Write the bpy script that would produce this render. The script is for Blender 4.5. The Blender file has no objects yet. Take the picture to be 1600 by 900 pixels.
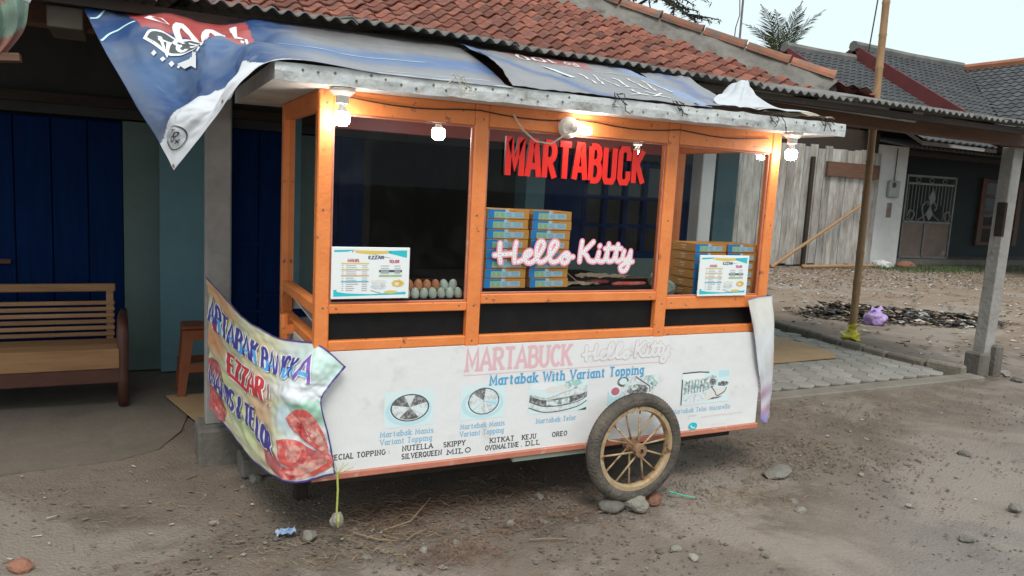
import bpy, bmesh, math, random
from mathutils import Vector, Matrix, noise as mnoise
random.seed(7)
R = math.radians
scene = bpy.context.scene
COL = scene.collection

# ------------------------------------------------------------------ camera, sky, sun, exposure
cam_data = bpy.data.cameras.new('camera')
cam = bpy.data.objects.new('camera', cam_data); COL.objects.link(cam)
YAW, PITCH, ROLL = .467, .130, .054
_f = Vector((math.sin(YAW)*math.cos(PITCH), math.cos(YAW)*math.cos(PITCH), -math.sin(PITCH)))
_r = Vector((math.cos(YAW), -math.sin(YAW), 0)); _u = _r.cross(_f)
_r2 = _r*math.cos(ROLL)+_u*math.sin(ROLL); _u2 = -_r*math.sin(ROLL)+_u*math.cos(ROLL)
_m = Matrix.Identity(4)
for i in range(3):
    _m[i][0] = _r2[i]; _m[i][1] = _u2[i]; _m[i][2] = -_f[i]
_m[0][3], _m[1][3], _m[2][3] = -.663, -3.108, 1.57
cam.matrix_world = _m
cam_data.sensor_width = 36; cam_data.lens = 36*1180/1600
cam_data.clip_start = .05; cam_data.clip_end = 2000
scene.camera = cam

SUN_EL, SUN_AZ = R(56), R(200)          # direction the light comes from, azimuth clockwise from +Y
world = bpy.data.worlds.new('World'); scene.world = world; world.use_nodes = True
wn = world.node_tree; wn.nodes.clear()
sky = wn.nodes.new('ShaderNodeTexSky'); sky.sky_type = 'NISHITA'; sky.sun_disc = False
sky.sun_elevation = SUN_EL; sky.sun_rotation = SUN_AZ; sky.air_density = 1.0; sky.dust_density = 4.0; sky.ozone_density = 1.0
skymul = wn.nodes.new('ShaderNodeMix'); skymul.data_type = 'RGBA'; skymul.blend_type = 'MIX'
tc = wn.nodes.new('ShaderNodeTexCoord'); wnz = wn.nodes.new('ShaderNodeTexNoise'); wnz.inputs['Scale'].default_value = 1.6
wnz.inputs['Detail'].default_value = 4
wr = wn.nodes.new('ShaderNodeValToRGB'); wr.color_ramp.elements[0].position = .3; wr.color_ramp.elements[1].position = .75
wr.color_ramp.elements[0].color = (7.1, 8.35, 8.75, 1); wr.color_ramp.elements[1].color = (7.5, 8.6, 8.9, 1)
skymul.inputs[0].default_value = .9
bgn = wn.nodes.new('ShaderNodeBackground'); bgn.inputs['Strength'].default_value = .082
wo = wn.nodes.new('ShaderNodeOutputWorld')
wn.links.new(tc.outputs['Generated'], wnz.inputs['Vector']); wn.links.new(wnz.outputs['Fac'], wr.inputs['Fac'])
wn.links.new(sky.outputs[0], skymul.inputs[6]); wn.links.new(wr.outputs[0], skymul.inputs[7])
wn.links.new(skymul.outputs[2], bgn.inputs['Color']); wn.links.new(bgn.outputs[0], wo.inputs['Surface'])

sd = bpy.data.lights.new('sun', 'SUN'); sd.energy = 1.5; sd.angle = R(25); sd.color = (1, .96, .9)
sun = bpy.data.objects.new('sun', sd); COL.objects.link(sun)
_d = Vector((math.sin(SUN_AZ)*math.cos(SUN_EL), math.cos(SUN_AZ)*math.cos(SUN_EL), math.sin(SUN_EL)))
sun.rotation_euler = _d.to_track_quat('Z', 'Y').to_euler(); sun.location = _d*30
scene.view_settings.view_transform = 'Standard'; scene.view_settings.look = 'None'
scene.view_settings.gamma = 1; scene.view_settings.exposure = 0.62; scene.view_settings.use_curve_mapping = False

# ------------------------------------------------------------------ materials
def mat(name, c, rough=.7, c2=None, scale=6, fac=.5, bump=0, bscale=None, metal=0, c3=None, s3=1.5, stretch=None, rnd=0, spec=.4, detail=6, thr=(.35, .65), thr3=(.5, .62)):
    m = bpy.data.materials.new(name); m.use_nodes = True
    nt = m.node_tree; N = nt.nodes; L = nt.links
    b = N['Principled BSDF']; b.inputs['Roughness'].default_value = rough; b.inputs['Metallic'].default_value = metal
    b.inputs['Specular IOR Level'].default_value = spec
    t = N.new('ShaderNodeTexCoord'); mp = N.new('ShaderNodeMapping'); L.new(t.outputs['Object'], mp.inputs['Vector'])
    if stretch: mp.inputs['Scale'].default_value = stretch
    oi = None
    if rnd:
        oi = N.new('ShaderNodeObjectInfo')
        vm = N.new('ShaderNodeVectorMath'); vm.operation = 'ADD'
        sc = N.new('ShaderNodeVectorMath'); sc.operation = 'SCALE'; sc.inputs['Scale'].default_value = 37.
        cx = N.new('ShaderNodeCombineXYZ'); L.new(oi.outputs['Random'], cx.inputs[0]); L.new(oi.outputs['Random'], cx.inputs[2])
        L.new(cx.outputs[0], sc.inputs[0]); L.new(mp.outputs[0], vm.inputs[0]); L.new(sc.outputs[0], vm.inputs[1]); vec = vm.outputs[0]
    else: vec = mp.outputs[0]
    col = None
    def rgb(v):
        n = N.new('ShaderNodeRGB'); n.outputs[0].default_value = (*v, 1); return n.outputs[0]
    col = rgb(c)
    def mix(a, bb, f):
        x = N.new('ShaderNodeMix'); x.data_type = 'RGBA'; L.new(a, x.inputs[6]); L.new(bb, x.inputs[7])
        if isinstance(f, float): x.inputs[0].default_value = f
        else: L.new(f, x.inputs[0])
        return x.outputs[2]
    def nz(s, d=detail, lo=.35, hi=.65):
        n = N.new('ShaderNodeTexNoise'); n.inputs['Scale'].default_value = s; n.inputs['Detail'].default_value = d; n.inputs['Roughness'].default_value = .65
        L.new(vec, n.inputs['Vector'])
        r = N.new('ShaderNodeMapRange'); r.inputs[1].default_value = lo; r.inputs[2].default_value = hi; L.new(n.outputs['Fac'], r.inputs[0]); r.clamp = True
        return n.outputs['Fac'], r.outputs[0]
    if c2:
        raw, f = nz(scale, detail, *thr)
        mm = N.new('ShaderNodeMath'); mm.operation = 'MULTIPLY'; mm.inputs[1].default_value = fac; L.new(f, mm.inputs[0])
        col = mix(col, rgb(c2), mm.outputs[0])
    if c3:
        raw3, f3 = nz(s3, 5, *thr3); col = mix(col, rgb(c3), f3)
    if rnd:
        hs = N.new('ShaderNodeHueSaturation'); L.new(col, hs.inputs['Color'])
        r = N.new('ShaderNodeMapRange'); r.inputs[3].default_value = 1-rnd; r.inputs[4].default_value = 1+rnd; L.new(oi.outputs['Random'], r.inputs[0])
        L.new(r.outputs[0], hs.inputs['Value']); col = hs.outputs[0]
    L.new(col, b.inputs['Base Color'])
    if bump:
        n = N.new('ShaderNodeTexNoise'); n.inputs['Scale'].default_value = bscale or scale*3; n.inputs['Detail'].default_value = 5; L.new(vec, n.inputs['Vector'])
        bp = N.new('ShaderNodeBump'); bp.inputs['Strength'].default_value = bump; bp.inputs['Distance'].default_value = .02
        L.new(n.outputs['Fac'], bp.inputs['Height']); L.new(bp.outputs[0], b.inputs['Normal'])
    return m
def emis(name, c, s):
    m = bpy.data.materials.new(name); m.use_nodes = True; b = m.node_tree.nodes['Principled BSDF']
    b.inputs['Base Color'].default_value = (*c, 1); b.inputs['Emission Color'].default_value = (*c, 1); b.inputs['Emission Strength'].default_value = s
    return m
def attr_mat(name, rough=.45, dirt=(.35, .33, .3), dfac=.25, spec=.35, bump=.15, bscale=18):
    m = mat(name, (1, 1, 1), rough, bump=bump, bscale=bscale, spec=spec)
    nt = m.node_tree; a = nt.nodes.new('ShaderNodeAttribute'); a.attribute_name = 'Col'
    n = nt.nodes.new('ShaderNodeTexNoise'); n.inputs['Scale'].default_value = 7; n.inputs['Detail'].default_value = 8
    t = nt.nodes.new('ShaderNodeTexCoord'); nt.links.new(t.outputs['Object'], n.inputs['Vector'])
    r = nt.nodes.new('ShaderNodeMapRange'); r.inputs[1].default_value = .45; r.inputs[2].default_value = .75; r.inputs[4].default_value = dfac; nt.links.new(n.outputs['Fac'], r.inputs[0])
    x = nt.nodes.new('ShaderNodeMix'); x.data_type = 'RGBA'; nt.links.new(r.outputs[0], x.inputs[0]); nt.links.new(a.outputs['Color'], x.inputs[6]); x.inputs[7].default_value = (*dirt, 1)
    nt.links.new(x.outputs[2], nt.nodes['Principled BSDF'].inputs['Base Color'])
    return m
def glass_mat(name, tint=(.93, .95, .95), ior=1.24, extra=.004):
    m = bpy.data.materials.new(name); m.use_nodes = True; nt = m.node_tree; nt.nodes.clear()
    o = nt.nodes.new('ShaderNodeOutputMaterial'); tr = nt.nodes.new('ShaderNodeBsdfTransparent'); tr.inputs[0].default_value = (*tint, 1)
    g = nt.nodes.new('ShaderNodeBsdfGlossy'); g.inputs['Roughness'].default_value = .015
    f = nt.nodes.new('ShaderNodeFresnel'); f.inputs[0].default_value = ior
    x = nt.nodes.new('ShaderNodeMixShader'); nt.links.new(f.outputs[0], x.inputs[0]); nt.links.new(tr.outputs[0], x.inputs[1]); nt.links.new(g.outputs[0], x.inputs[2])
    df = nt.nodes.new('ShaderNodeBsdfDiffuse'); df.inputs[0].default_value = (.6, .6, .6, 1)
    n = nt.nodes.new('ShaderNodeTexNoise'); n.inputs['Scale'].default_value = 9; n.inputs['Detail'].default_value = 8
    t = nt.nodes.new('ShaderNodeTexCoord'); nt.links.new(t.outputs['Object'], n.inputs['Vector'])
    r = nt.nodes.new('ShaderNodeMapRange'); r.inputs[1].default_value = .5; r.inputs[2].default_value = .85; r.inputs[4].default_value = extra*3; r.inputs[3].default_value = extra*.2; nt.links.new(n.outputs['Fac'], r.inputs[0])
    x2 = nt.nodes.new('ShaderNodeMixShader'); nt.links.new(r.outputs[0], x2.inputs[0]); nt.links.new(x.outputs[0], x2.inputs[1]); nt.links.new(df.outputs[0], x2.inputs[2])
    nt.links.new(x2.outputs[0], o.inputs[0]); return m

M = {}
M['orange'] = mat('orange_paint', (.8, .25, .07), .45, (.68, .185, .045), 7, .7, .14, 45, c3=(.3, .1, .05), s3=17, thr3=(.63, .68), spec=.4)
M['orange_old'] = mat('faded_orange', (.55, .2, .13), .6, (.4, .14, .09), 9, .7, .1, 30, c3=(.5, .38, .3), s3=11, thr3=(.58, .7))
M['white_panel'] = mat('white_panel', (.74, .73, .71), .5, (.62, .59, .55), 3, .5, .05, 20)
M['black'] = mat('black_board', (.008, .008, .009), .5, (.016, .015, .014), 8, .7, spec=.15)
M['tin'] = mat('painted_tin', (.68, .69, .68), .38, (.42, .42, .41), 9, .85, .6, 16, metal=.25, c3=(.3, .27, .23), s3=9, thr3=(.6, .7))
M['ply_white'] = mat('old_white_ply', (.62, .59, .54), .7, (.42, .38, .32), 5, .7, .1, c3=(.25, .2, .15), s3=6, thr3=(.6, .75))
M['nail'] = mat('nail', (.16, .14, .12), .5, metal=.5)
M['glass'] = glass_mat('glass')
M['porcelain'] = mat('lamp_socket', (.68, .65, .6), .4, (.5, .46, .4), 12, .5)
M['bulb'] = emis('lit_bulb', (1, .985, .96), 55.)
M['wire'] = mat('dark_wire', (.03, .025, .02), .6)
M['wire_light'] = mat('pale_cord', (.5, .45, .36), .6)
M['tyre'] = mat('tyre_rubber', (.055, .048, .042), .85, (.17, .14, .11), 7, .8, .6, 60)
M['rim'] = mat('rusty_rim', (.5, .39, .24), .55, (.34, .2, .1), 16, .85, .2, 60, metal=.2, c3=(.2, .09, .045), s3=20, thr3=(.56, .64))
M['hub'] = mat('rusty_hub', (.2, .09, .05), .75, (.33, .22, .13), 25, .8, .3)
M['paper_white'] = mat('white_print', (.8, .82, .82), .4)
M['egg_b'] = mat('brown_egg', (.56, .24, .12), .5, (.48, .18, .09), 20, .5, rnd=.12)
M['egg_g'] = mat('green_egg', (.52, .62, .52), .5, (.58, .64, .56), 20, .5, rnd=.1)
M['card'] = mat('orange_card', (.78, .36, .08), .6, (.7, .3, .06), 14, .4, rnd=.06)
M['card_side'] = mat('brown_card', (.52, .27, .08), .7, (.44, .21, .06), 14, .4)
M['red'] = mat('red_acrylic', (.82, .02, .012), .35)
M['red_shadow'] = mat('red_side_shadow', (.05, .004, .004), .5)  # side shadow of the red letters, put into the colour
M['pink'] = mat('pink_vinyl', (.85, .32, .42), .45)
M['white'] = mat('white_vinyl', (.84, .8, .8), .45)
M['cloth_bag'] = mat('printed_bag', (.4, .5, .42), .7, (.1, .15, .13), 22, .9, .3)
M['brownpaper'] = mat('brown_paper', (.42, .36, .26), .8, (.34, .28, .2), 10, .6, .2)
M['redpack'] = mat('red_packet', (.6, .05, .045), .4, (.75, .4, .35), 22, .5, .2)
M['banner'] = mat('banner_vinyl', (.77, .765, .765), .45, (.7, .69, .68), 2.2, .6, .3, 6, c3=(.56, .52, .48), s3=6, thr3=(.58, .8))
for k, c in dict(p_pink=(.74, .46, .49), p_blue=(.09, .36, .62), p_lblue=(.24, .46, .63), p_black=(.05, .05, .055), p_faint=(.62, .42, .45), p_fgrey=(.62, .66, .68), p_teal=(.03, .5, .56), p_ice=(.5, .72, .78), p_pale=(.66, .79, .8), p_grey=(.36, .37, .38), p_dark=(.07, .075, .08), p_cream=(.72, .7, .66), p_red=(.6, .05, .06), p_rose=(.5, .16, .22), p_mint=(.35, .6, .52), p_yel=(.7, .52, .12), p_org=(.75, .38, .08), p_navy=(.07, .06, .3), p_skyb=(.1, .38, .75), p_white=(.8, .8, .8), p_green=(.35, .55, .25), p_box=(.015, .3, .75), p_bgreen=(.42, .72, .5), p_bblue=(.5, .76, .9), p_brown=(.3, .16, .07), p_purple=(.2, .1, .42), p_ink=(.1, .12, .18)).items():
    M[k] = mat('print_'+k[2:], c, .45)
M['photo'] = mat('food_print', (.72, .78, .78), .45, (.12, .16, .16), 45, .95, thr=(.45, .62), c3=(.3, .58, .54), s3=26, thr3=(.52, .62))
M['photo_pale'] = mat('food_print_pale', (.72, .76, .76), .45, (.38, .42, .43), 50, .8, thr=(.45, .65))
M['photo_dark'] = mat('food_print_dark', (.1, .1, .1), .45, (.42, .42, .42), 60, .9, thr=(.45, .62))
M['photo_red'] = mat('food_print_red', (.62, .1, .09), .4, (.75, .5, .42), 24, .85, thr=(.48, .66), c3=(.3, .02, .03), s3=13, thr3=(.55, .68))
M['photo_redlight'] = mat('food_print_red_light', (.68, .38, .32), .4, (.5, .1, .09), 26, .9, thr=(.42, .6), c3=(.74, .6, .5), s3=18, thr3=(.56, .66))
M['photo_meat'] = mat('food_print_meat', (.45, .08, .09), .4, (.6, .25, .24), 14, .85, c3=(.16, .03, .08), s3=9, thr3=(.55, .68))
M['tarp'] = attr_mat('tarp_vinyl', .42, (.3, .29, .28), .3)
M['skirt'] = attr_mat('skirt_vinyl', .42, (.55, .52, .48), .15)
M['tarp_white'] = mat('white_sheet', (.55, .56, .58), .5, (.42, .42, .43), 6, .6, .2, 12)
M['tarp_back'] = mat('grey_tarp', (.3, .3, .31), .55, (.2, .2, .22), 5, .6, .2, 12)
M['tile'] = mat('clay_tile', (.255, .09, .058), .9, (.165, .064, .046), 6, .85, .35, 40, c3=(.085, .068, .06), s3=5, thr3=(.52, .72), rnd=.38)
M['ridge'] = mat('ridge_tile', (.29, .12, .07), .85, (.17, .085, .06), 5, .85, .35, 30, c3=(.13, .11, .095), s3=5, thr3=(.5, .68), rnd=.4)
M['cement'] = mat('rough_cement', (.24, .225, .2), .95, (.13, .12, .105), 5, .8, .9, 14, c3=(.06, .06, .05), s3=4, thr3=(.58, .7))
M['asbestos'] = mat('cement_sheet', (.2, .195, .18), .9, (.11, .105, .1), 6, .8, .25, 30, c3=(.05, .05, .045), s3=3, thr3=(.58, .72))
M['wood_dark'] = mat('dark_timber', (.04, .026, .019), .8, (.022, .015, .011), 5, .8, .3, 25, stretch=(.4, 4, 4))
M['wood_beam'] = mat('brown_beam', (.15, .075, .045), .75, (.09, .045, .03), 5, .8, .2, 25, stretch=(.4, 4, 4))
M['fascia'] = mat('stained_white_board', (.4, .4, .38), .8, (.22, .21, .2), 3, .9, .1)
M['teal'] = mat('teal_plaster', (.125, .235, .27), .85, (.1, .19, .22), 2.5, .7, .2, 25, c3=(.2, .3, .3), s3=7, thr3=(.66, .78))
M['teal_pale'] = mat('pale_teal_plaster', (.125, .175, .16), .85, (.09, .13, .12), 2.5, .7, .2, 25)
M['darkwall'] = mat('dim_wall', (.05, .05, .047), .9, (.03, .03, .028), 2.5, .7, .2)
M['bluedoor'] = mat('blue_painted_wood', (.0016, .018, .08), .75, (.001, .011, .052), 4, .8, .15, 20, stretch=(5, 5, .6), spec=.08)
M['post_conc'] = mat('concrete_post', (.34, .32, .3), .9, (.22, .2, .18), 4, .8, .4, 25, c3=(.12, .1, .085), s3=3, thr3=(.6, .72))
M['block'] = mat('concrete_block', (.16, .145, .125), .95, (.1, .09, .075), 7, .8, .5, 30)
M['bench'] = mat('bench_timber', (.4, .215, .1), .65, (.27, .135, .06), 4, .85, .15, 30, stretch=(.6, 6, 6), rnd=.18)
M['bench_dark'] = mat('stained_timber', (.1, .035, .022), .5, (.06, .022, .015), 5, .7, .1, 30, stretch=(2, 2, 2))
M['stool'] = mat('brown_plastic', (.22, .06, .022), .5, (.18, .05, .02), 9, .5)
M['ply'] = mat('plywood', (.4, .27, .14), .8, (.3, .19, .1), 3, .7, .2, 20, c3=(.2, .14, .09), s3=4, thr3=(.6, .75))
M['bamboo'] = mat('bamboo', (.37, .22, .105), .6, (.24, .135, .068), 5, .8, .1, 30, stretch=(6, 6, 1), c3=(.17, .1, .055), s3=3, thr3=(.6, .75))
M['bamboo_lo'] = mat('bamboo_brown', (.3, .17, .085), .6, (.2, .11, .06), 5, .8, .1, 30, stretch=(6, 6, 1))
M['yellowbag'] = mat('yellow_plastic', (.6, .52, .05), .4, (.45, .4, .04), 15, .6, .4)
M['purplebag'] = mat('purple_plastic', (.38, .24, .55), .4, (.5, .38, .62), 14, .7, .5, 20)
M['whitebag'] = mat('white_plastic', (.65, .65, .62), .5, (.45, .43, .4), 14, .7, .5, 20)
M['stone'] = mat('grey_stone', (.2, .185, .16), .9, (.12, .11, .095), 12, .8, .5, 40, rnd=.3)
M['stone_pale'] = mat('pale_stone', (.3, .275, .235), .9, (.2, .18, .15), 12, .8, .5, 40, rnd=.2)
M['brick'] = mat('brick_bit', (.27, .125, .08), .9, (.19, .09, .065), 12, .8, .5, 40, rnd=.2)
M['clod'] = mat('dirt_clod', (.17, .13, .1), .95, (.11, .085, .065), 20, .8, .3, rnd=.2)
M['straw'] = mat('dry_straw', (.26, .19, .11), .8, (.18, .125, .075), 9, .7, rnd=.2)
M['straw2'] = mat('reddish_straw', (.19, .115, .075), .8, (.13, .08, .055), 9, .7, rnd=.2)
M['paver'] = mat('paver', (.3, .285, .255), .9, (.21, .195, .17), 3, .8, .35, 40, rnd=.13)
M['kerb'] = mat('kerb_concrete', (.21, .185, .15), .95, (.13, .11, .085), 6, .8, .5, 25, rnd=.15)
M['plank'] = mat('weathered_plank', (.3, .27, .24), .88, (.17, .14, .118), 3.2, .85, .3, 25, stretch=(4, 4, .8), c3=(.47, .46, .435), s3=1.3, thr3=(.4, .7), rnd=.2)
M['plaster'] = mat('white_plaster', (.55, .55, .54), .85, (.44, .43, .41), 1.6, .8, .15, 20, c3=(.3, .26, .22), s3=1.1, thr3=(.64, .8))
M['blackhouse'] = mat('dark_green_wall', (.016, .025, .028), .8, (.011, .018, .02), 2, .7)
M['brownframe'] = mat('brown_frame', (.11, .05, .03), .7, (.07, .03, .02), 4, .7)
M['steel'] = mat('gate_steel', (.2, .2, .19), .55, (.13, .12, .11), 8, .7, metal=.4)
M['rustplate'] = mat('rusty_plate', (.19, .135, .11), .7, (.13, .09, .075), 2.5, .8, c3=(.28, .22, .19), s3=1.6, thr3=(.58, .7))
M['darktile'] = mat('dark_tile', (.075, .077, .08), .85, (.045, .046, .05), 2.5, .8, .25, 20, c3=(.12, .12, .11), s3=1.2, thr3=(.58, .75), rnd=.22)
M['barge'] = mat('maroon_board', (.15, .03, .03), .7, (.1, .02, .022), 3, .7)
M['ridge_grey'] = mat('grey_ridge', (.19, .18, .165), .9, (.1, .1, .095), 2, .8, .3)
M['ridge_org'] = mat('orange_ridge', (.36, .15, .08), .9, (.26, .1, .06), 2, .8, .3)
M['leaf'] = mat('palm_leaf', (.05, .07, .035), .6, (.075, .085, .04), 3, .7, rnd=.2)
M['leaf2'] = mat('tree_leaf', (.055, .07, .04), .7, (.04, .055, .03), 3, .7)
M['bark'] = mat('bark', (.1, .085, .07), .9, (.06, .05, .042), 6, .8, .4)
M['grass'] = mat('short_grass', (.06, .1, .035), .8, (.09, .11, .045), 5, .7)
M['meter'] = mat('meter_case', (.3, .31, .31), .5, (.22, .22, .22), 6, .5)
M['litter_blk'] = mat('burnt_litter', (.035, .032, .03), .8, (.12, .11, .1), 20, .6)
M['litter_wht'] = mat('pale_litter', (.5, .49, .47), .7, (.32, .3, .28), 20, .6)
M['litter_brn'] = mat('brown_litter', (.26, .18, .12), .8, (.14, .1, .07), 20, .6)
M['green_plastic'] = mat('green_plastic', (.05, .42, .3), .4)
M['blue_wrap'] = mat('blue_wrapper', (.06, .2, .45), .35, (.6, .6, .6), 40, .7)
M['cord_green'] = mat('yellow_green_cord', (.42, .45, .1), .6)

# ------------------------------------------------------------------ mesh builder and object helpers
def wloc(o):
    v = Vector((0, 0, 0))
    while o: v += o.location; o = o.parent
    return v
class MB:
    def __init__(s): s.v = []; s.f = []; s.mi = []; s.c = []; s.cur = 0
    def add(s, vs, fs, mi=None):
        o = len(s.v); s.v += [tuple(v) for v in vs]; s.f += [tuple(i+o for i in f) for f in fs]; s.mi += [s.cur if mi is None else mi]*len(fs); return s
    def box(s, x0, x1, y0, y1, z0, z1):
        return s.add([(x0,y0,z0),(x1,y0,z0),(x1,y1,z0),(x0,y1,z0),(x0,y0,z1),(x1,y0,z1),(x1,y1,z1),(x0,y1,z1)],
                     [(0,3,2,1),(4,5,6,7),(0,1,5,4),(1,2,6,5),(2,3,7,6),(3,0,4,7)])
    def bar(s, a, b, w, h, up=(0,0,1)):
        a, b = Vector(a), Vector(b); d = (b-a).normalized(); up = Vector(up)
        if abs(d.dot(up)) > .98: up = Vector((0,1,0))
        x = d.cross(up).normalized()*w/2; y = x.cross(d).normalized()*h/2
        return s.add([a-x-y,a+x-y,a+x+y,a-x+y,b-x-y,b+x-y,b+x+y,b-x+y],[(0,1,2,3),(7,6,5,4),(4,5,1,0),(5,6,2,1),(6,7,3,2),(7,4,0,3)])
    def tube(s, pts, r, n=8, caps=True):
        pts = [Vector(p) for p in pts]; rs = r if isinstance(r, (list, tuple)) else [r]*len(pts)
        o = len(s.v); up = Vector((.31,.17,.93)); fs = []
        for i, p in enumerate(pts):
            d = (pts[min(i+1,len(pts)-1)]-pts[max(i-1,0)]).normalized()
            if abs(d.dot(up)) > .97: up = Vector((.9,.3,.2))
            x = d.cross(up).normalized(); y = x.cross(d).normalized(); up = -y if y.dot(up) < 0 else y
            for k in range(n):
                a = 2*math.pi*k/n; s.v.append(tuple(p+(x*math.cos(a)+y*math.sin(a))*rs[i]))
        for i in range(len(pts)-1):
            for k in range(n): fs.append((o+i*n+k, o+i*n+(k+1)%n, o+(i+1)*n+(k+1)%n, o+(i+1)*n+k))
        if caps: fs.append(tuple(o+k for k in range(n))[::-1]); fs.append(tuple(o+(len(pts)-1)*n+k for k in range(n)))
        s.f += fs; s.mi += [s.cur]*len(fs); return s
    def lathe(s, prof, c=(0,0,0), axis=(0,0,1), n=20, close=False):
        ax = Vector(axis).normalized(); x = ax.orthogonal().normalized(); y = ax.cross(x); c = Vector(c); o = len(s.v); fs = []
        for (r, h) in prof:
            for k in range(n):
                a = 2*math.pi*k/n; s.v.append(tuple(c+ax*h+(x*math.cos(a)+y*math.sin(a))*r))
        m = len(prof)
        for i in range(m if close else m-1):
            j = (i+1) % m
            for k in range(n): fs.append((o+i*n+k, o+i*n+(k+1)%n, o+j*n+(k+1)%n, o+j*n+k))
        s.f += fs; s.mi += [s.cur]*len(fs); return s
    def build(s, name, mats, parent=None, smooth=False, bevel=0, solid=0):
        nv_ = len(s.v); ok = [len(set(f)) == len(f) >= 3 and max(f) < nv_ for f in s.f]
        if not all(ok): print('BADFACES', name, ok.count(False)); s.mi = [m for m, k in zip(s.mi, ok) if k]; s.f = [f for f, k in zip(s.f, ok) if k]
        if len(s.mi) != len(s.f): print('BADMI', name, len(s.mi), len(s.f)); s.mi = (s.mi+[0]*len(s.f))[:len(s.f)]
        me = bpy.data.meshes.new(name); off = wloc(parent) if parent else Vector((0,0,0))
        me.from_pydata([(v[0]-off.x, v[1]-off.y, v[2]-off.z) for v in s.v], [], s.f)
        if not isinstance(mats, (list, tuple)): mats = [mats]
        for m in mats: me.materials.append(M[m] if isinstance(m, str) else m)
        if len(mats) > 1: me.polygons.foreach_set('material_index', s.mi)
        if s.c:
            ca = me.color_attributes.new('Col', 'FLOAT_COLOR', 'POINT')
            ca.data.foreach_set('color', [x for c in s.c for x in (*c, 1)])
        if bevel or solid:
            bm = bmesh.new(); bm.from_mesh(me)
            if bevel:
                bmesh.ops.remove_doubles(bm, verts=bm.verts, dist=1e-5) if False else None
                bmesh.ops.bevel(bm, geom=[e for e in bm.edges if len(e.link_faces) == 2 and e.calc_face_angle(0) > .6], offset=bevel, segments=1, affect='EDGES', clamp_overlap=True)
            bm.to_mesh(me); bm.free()
        if smooth:
            me.polygons.foreach_set('use_smooth', [True]*len(me.polygons))
        me.update()
        o = bpy.data.objects.new(name, me); COL.objects.link(o); o.parent = parent
        return o
def local(mb, name, m, parent, loc, rot=(0,0,0), smooth=False, bevel=0):
    o = mb.build(name, m, None, smooth=smooth, bevel=bevel); o.parent = parent; o.location = Vector(loc)-(wloc(parent) if parent else Vector((0,0,0))); o.rotation_euler = rot
    return o
def tag(o, label, cat, group=None, kind=None):
    o['label'] = label
    if cat: o['category'] = cat
    if group: o['group'] = group
    if kind: o['kind'] = kind
    return o
def thing(name, label, cat, loc=(0,0,0), group=None):
    o = bpy.data.objects.new(name, None); COL.objects.link(o); o.location = loc; o.empty_display_size = .1
    return tag(o, label, cat, group)
def struct(o, label=None):
    o['kind'] = 'structure'
    if label: o['label'] = label
    return o
def inst(src, name, parent, loc, rot=(0,0,0), scl=(1,1,1)):
    o = bpy.data.objects.new(name, src.data); COL.objects.link(o); o.parent = parent
    o.location = Vector(loc)-(wloc(parent) if parent else Vector((0,0,0))); o.rotation_euler = rot; o.scale = scl
    return o
def dup(root, loc):
    r = root.copy(); COL.objects.link(r); r.location = loc
    for ch in root.children:
        c = ch.copy(); COL.objects.link(c); c.parent = r
        for g in ch.children:
            d = g.copy(); COL.objects.link(d); d.parent = c
    return r
def fbm(x, y, s=1, o=3, seed=0.):
    return mnoise.fractal(Vector((x*s+seed, y*s-seed, seed*.7)), .6, 2.1, o)
def rock(name, m, c, sx, sy, sz, seed, parent=None, rough=.25, sub=2, sink=.25):
    bm = bmesh.new(); bmesh.ops.create_icosphere(bm, subdivisions=sub, radius=1)
    for v in bm.verts:
        n = mnoise.noise(v.co*1.3+Vector((seed*3.1, seed, -seed)))*rough+mnoise.noise(v.co*3+Vector((seed, 0, seed)))*rough*.4
        co = v.co*(1+n); co.z = max(co.z, -.75)
        v.co = Vector((co.x*sx, co.y*sy, co.z*sz))
    me = bpy.data.meshes.new(name); bm.to_mesh(me); bm.free(); me.materials.append(M[m])
    me.polygons.foreach_set('use_smooth', [rough < .2]*len(me.polygons))
    o = bpy.data.objects.new(name, me); COL.objects.link(o); o.parent = parent
    o.location = Vector(c)+Vector((0,0,sz*(.75-sink)))-(wloc(parent) if parent else Vector((0,0,0))); o.rotation_euler = (0,0,seed)
    return o

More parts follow.
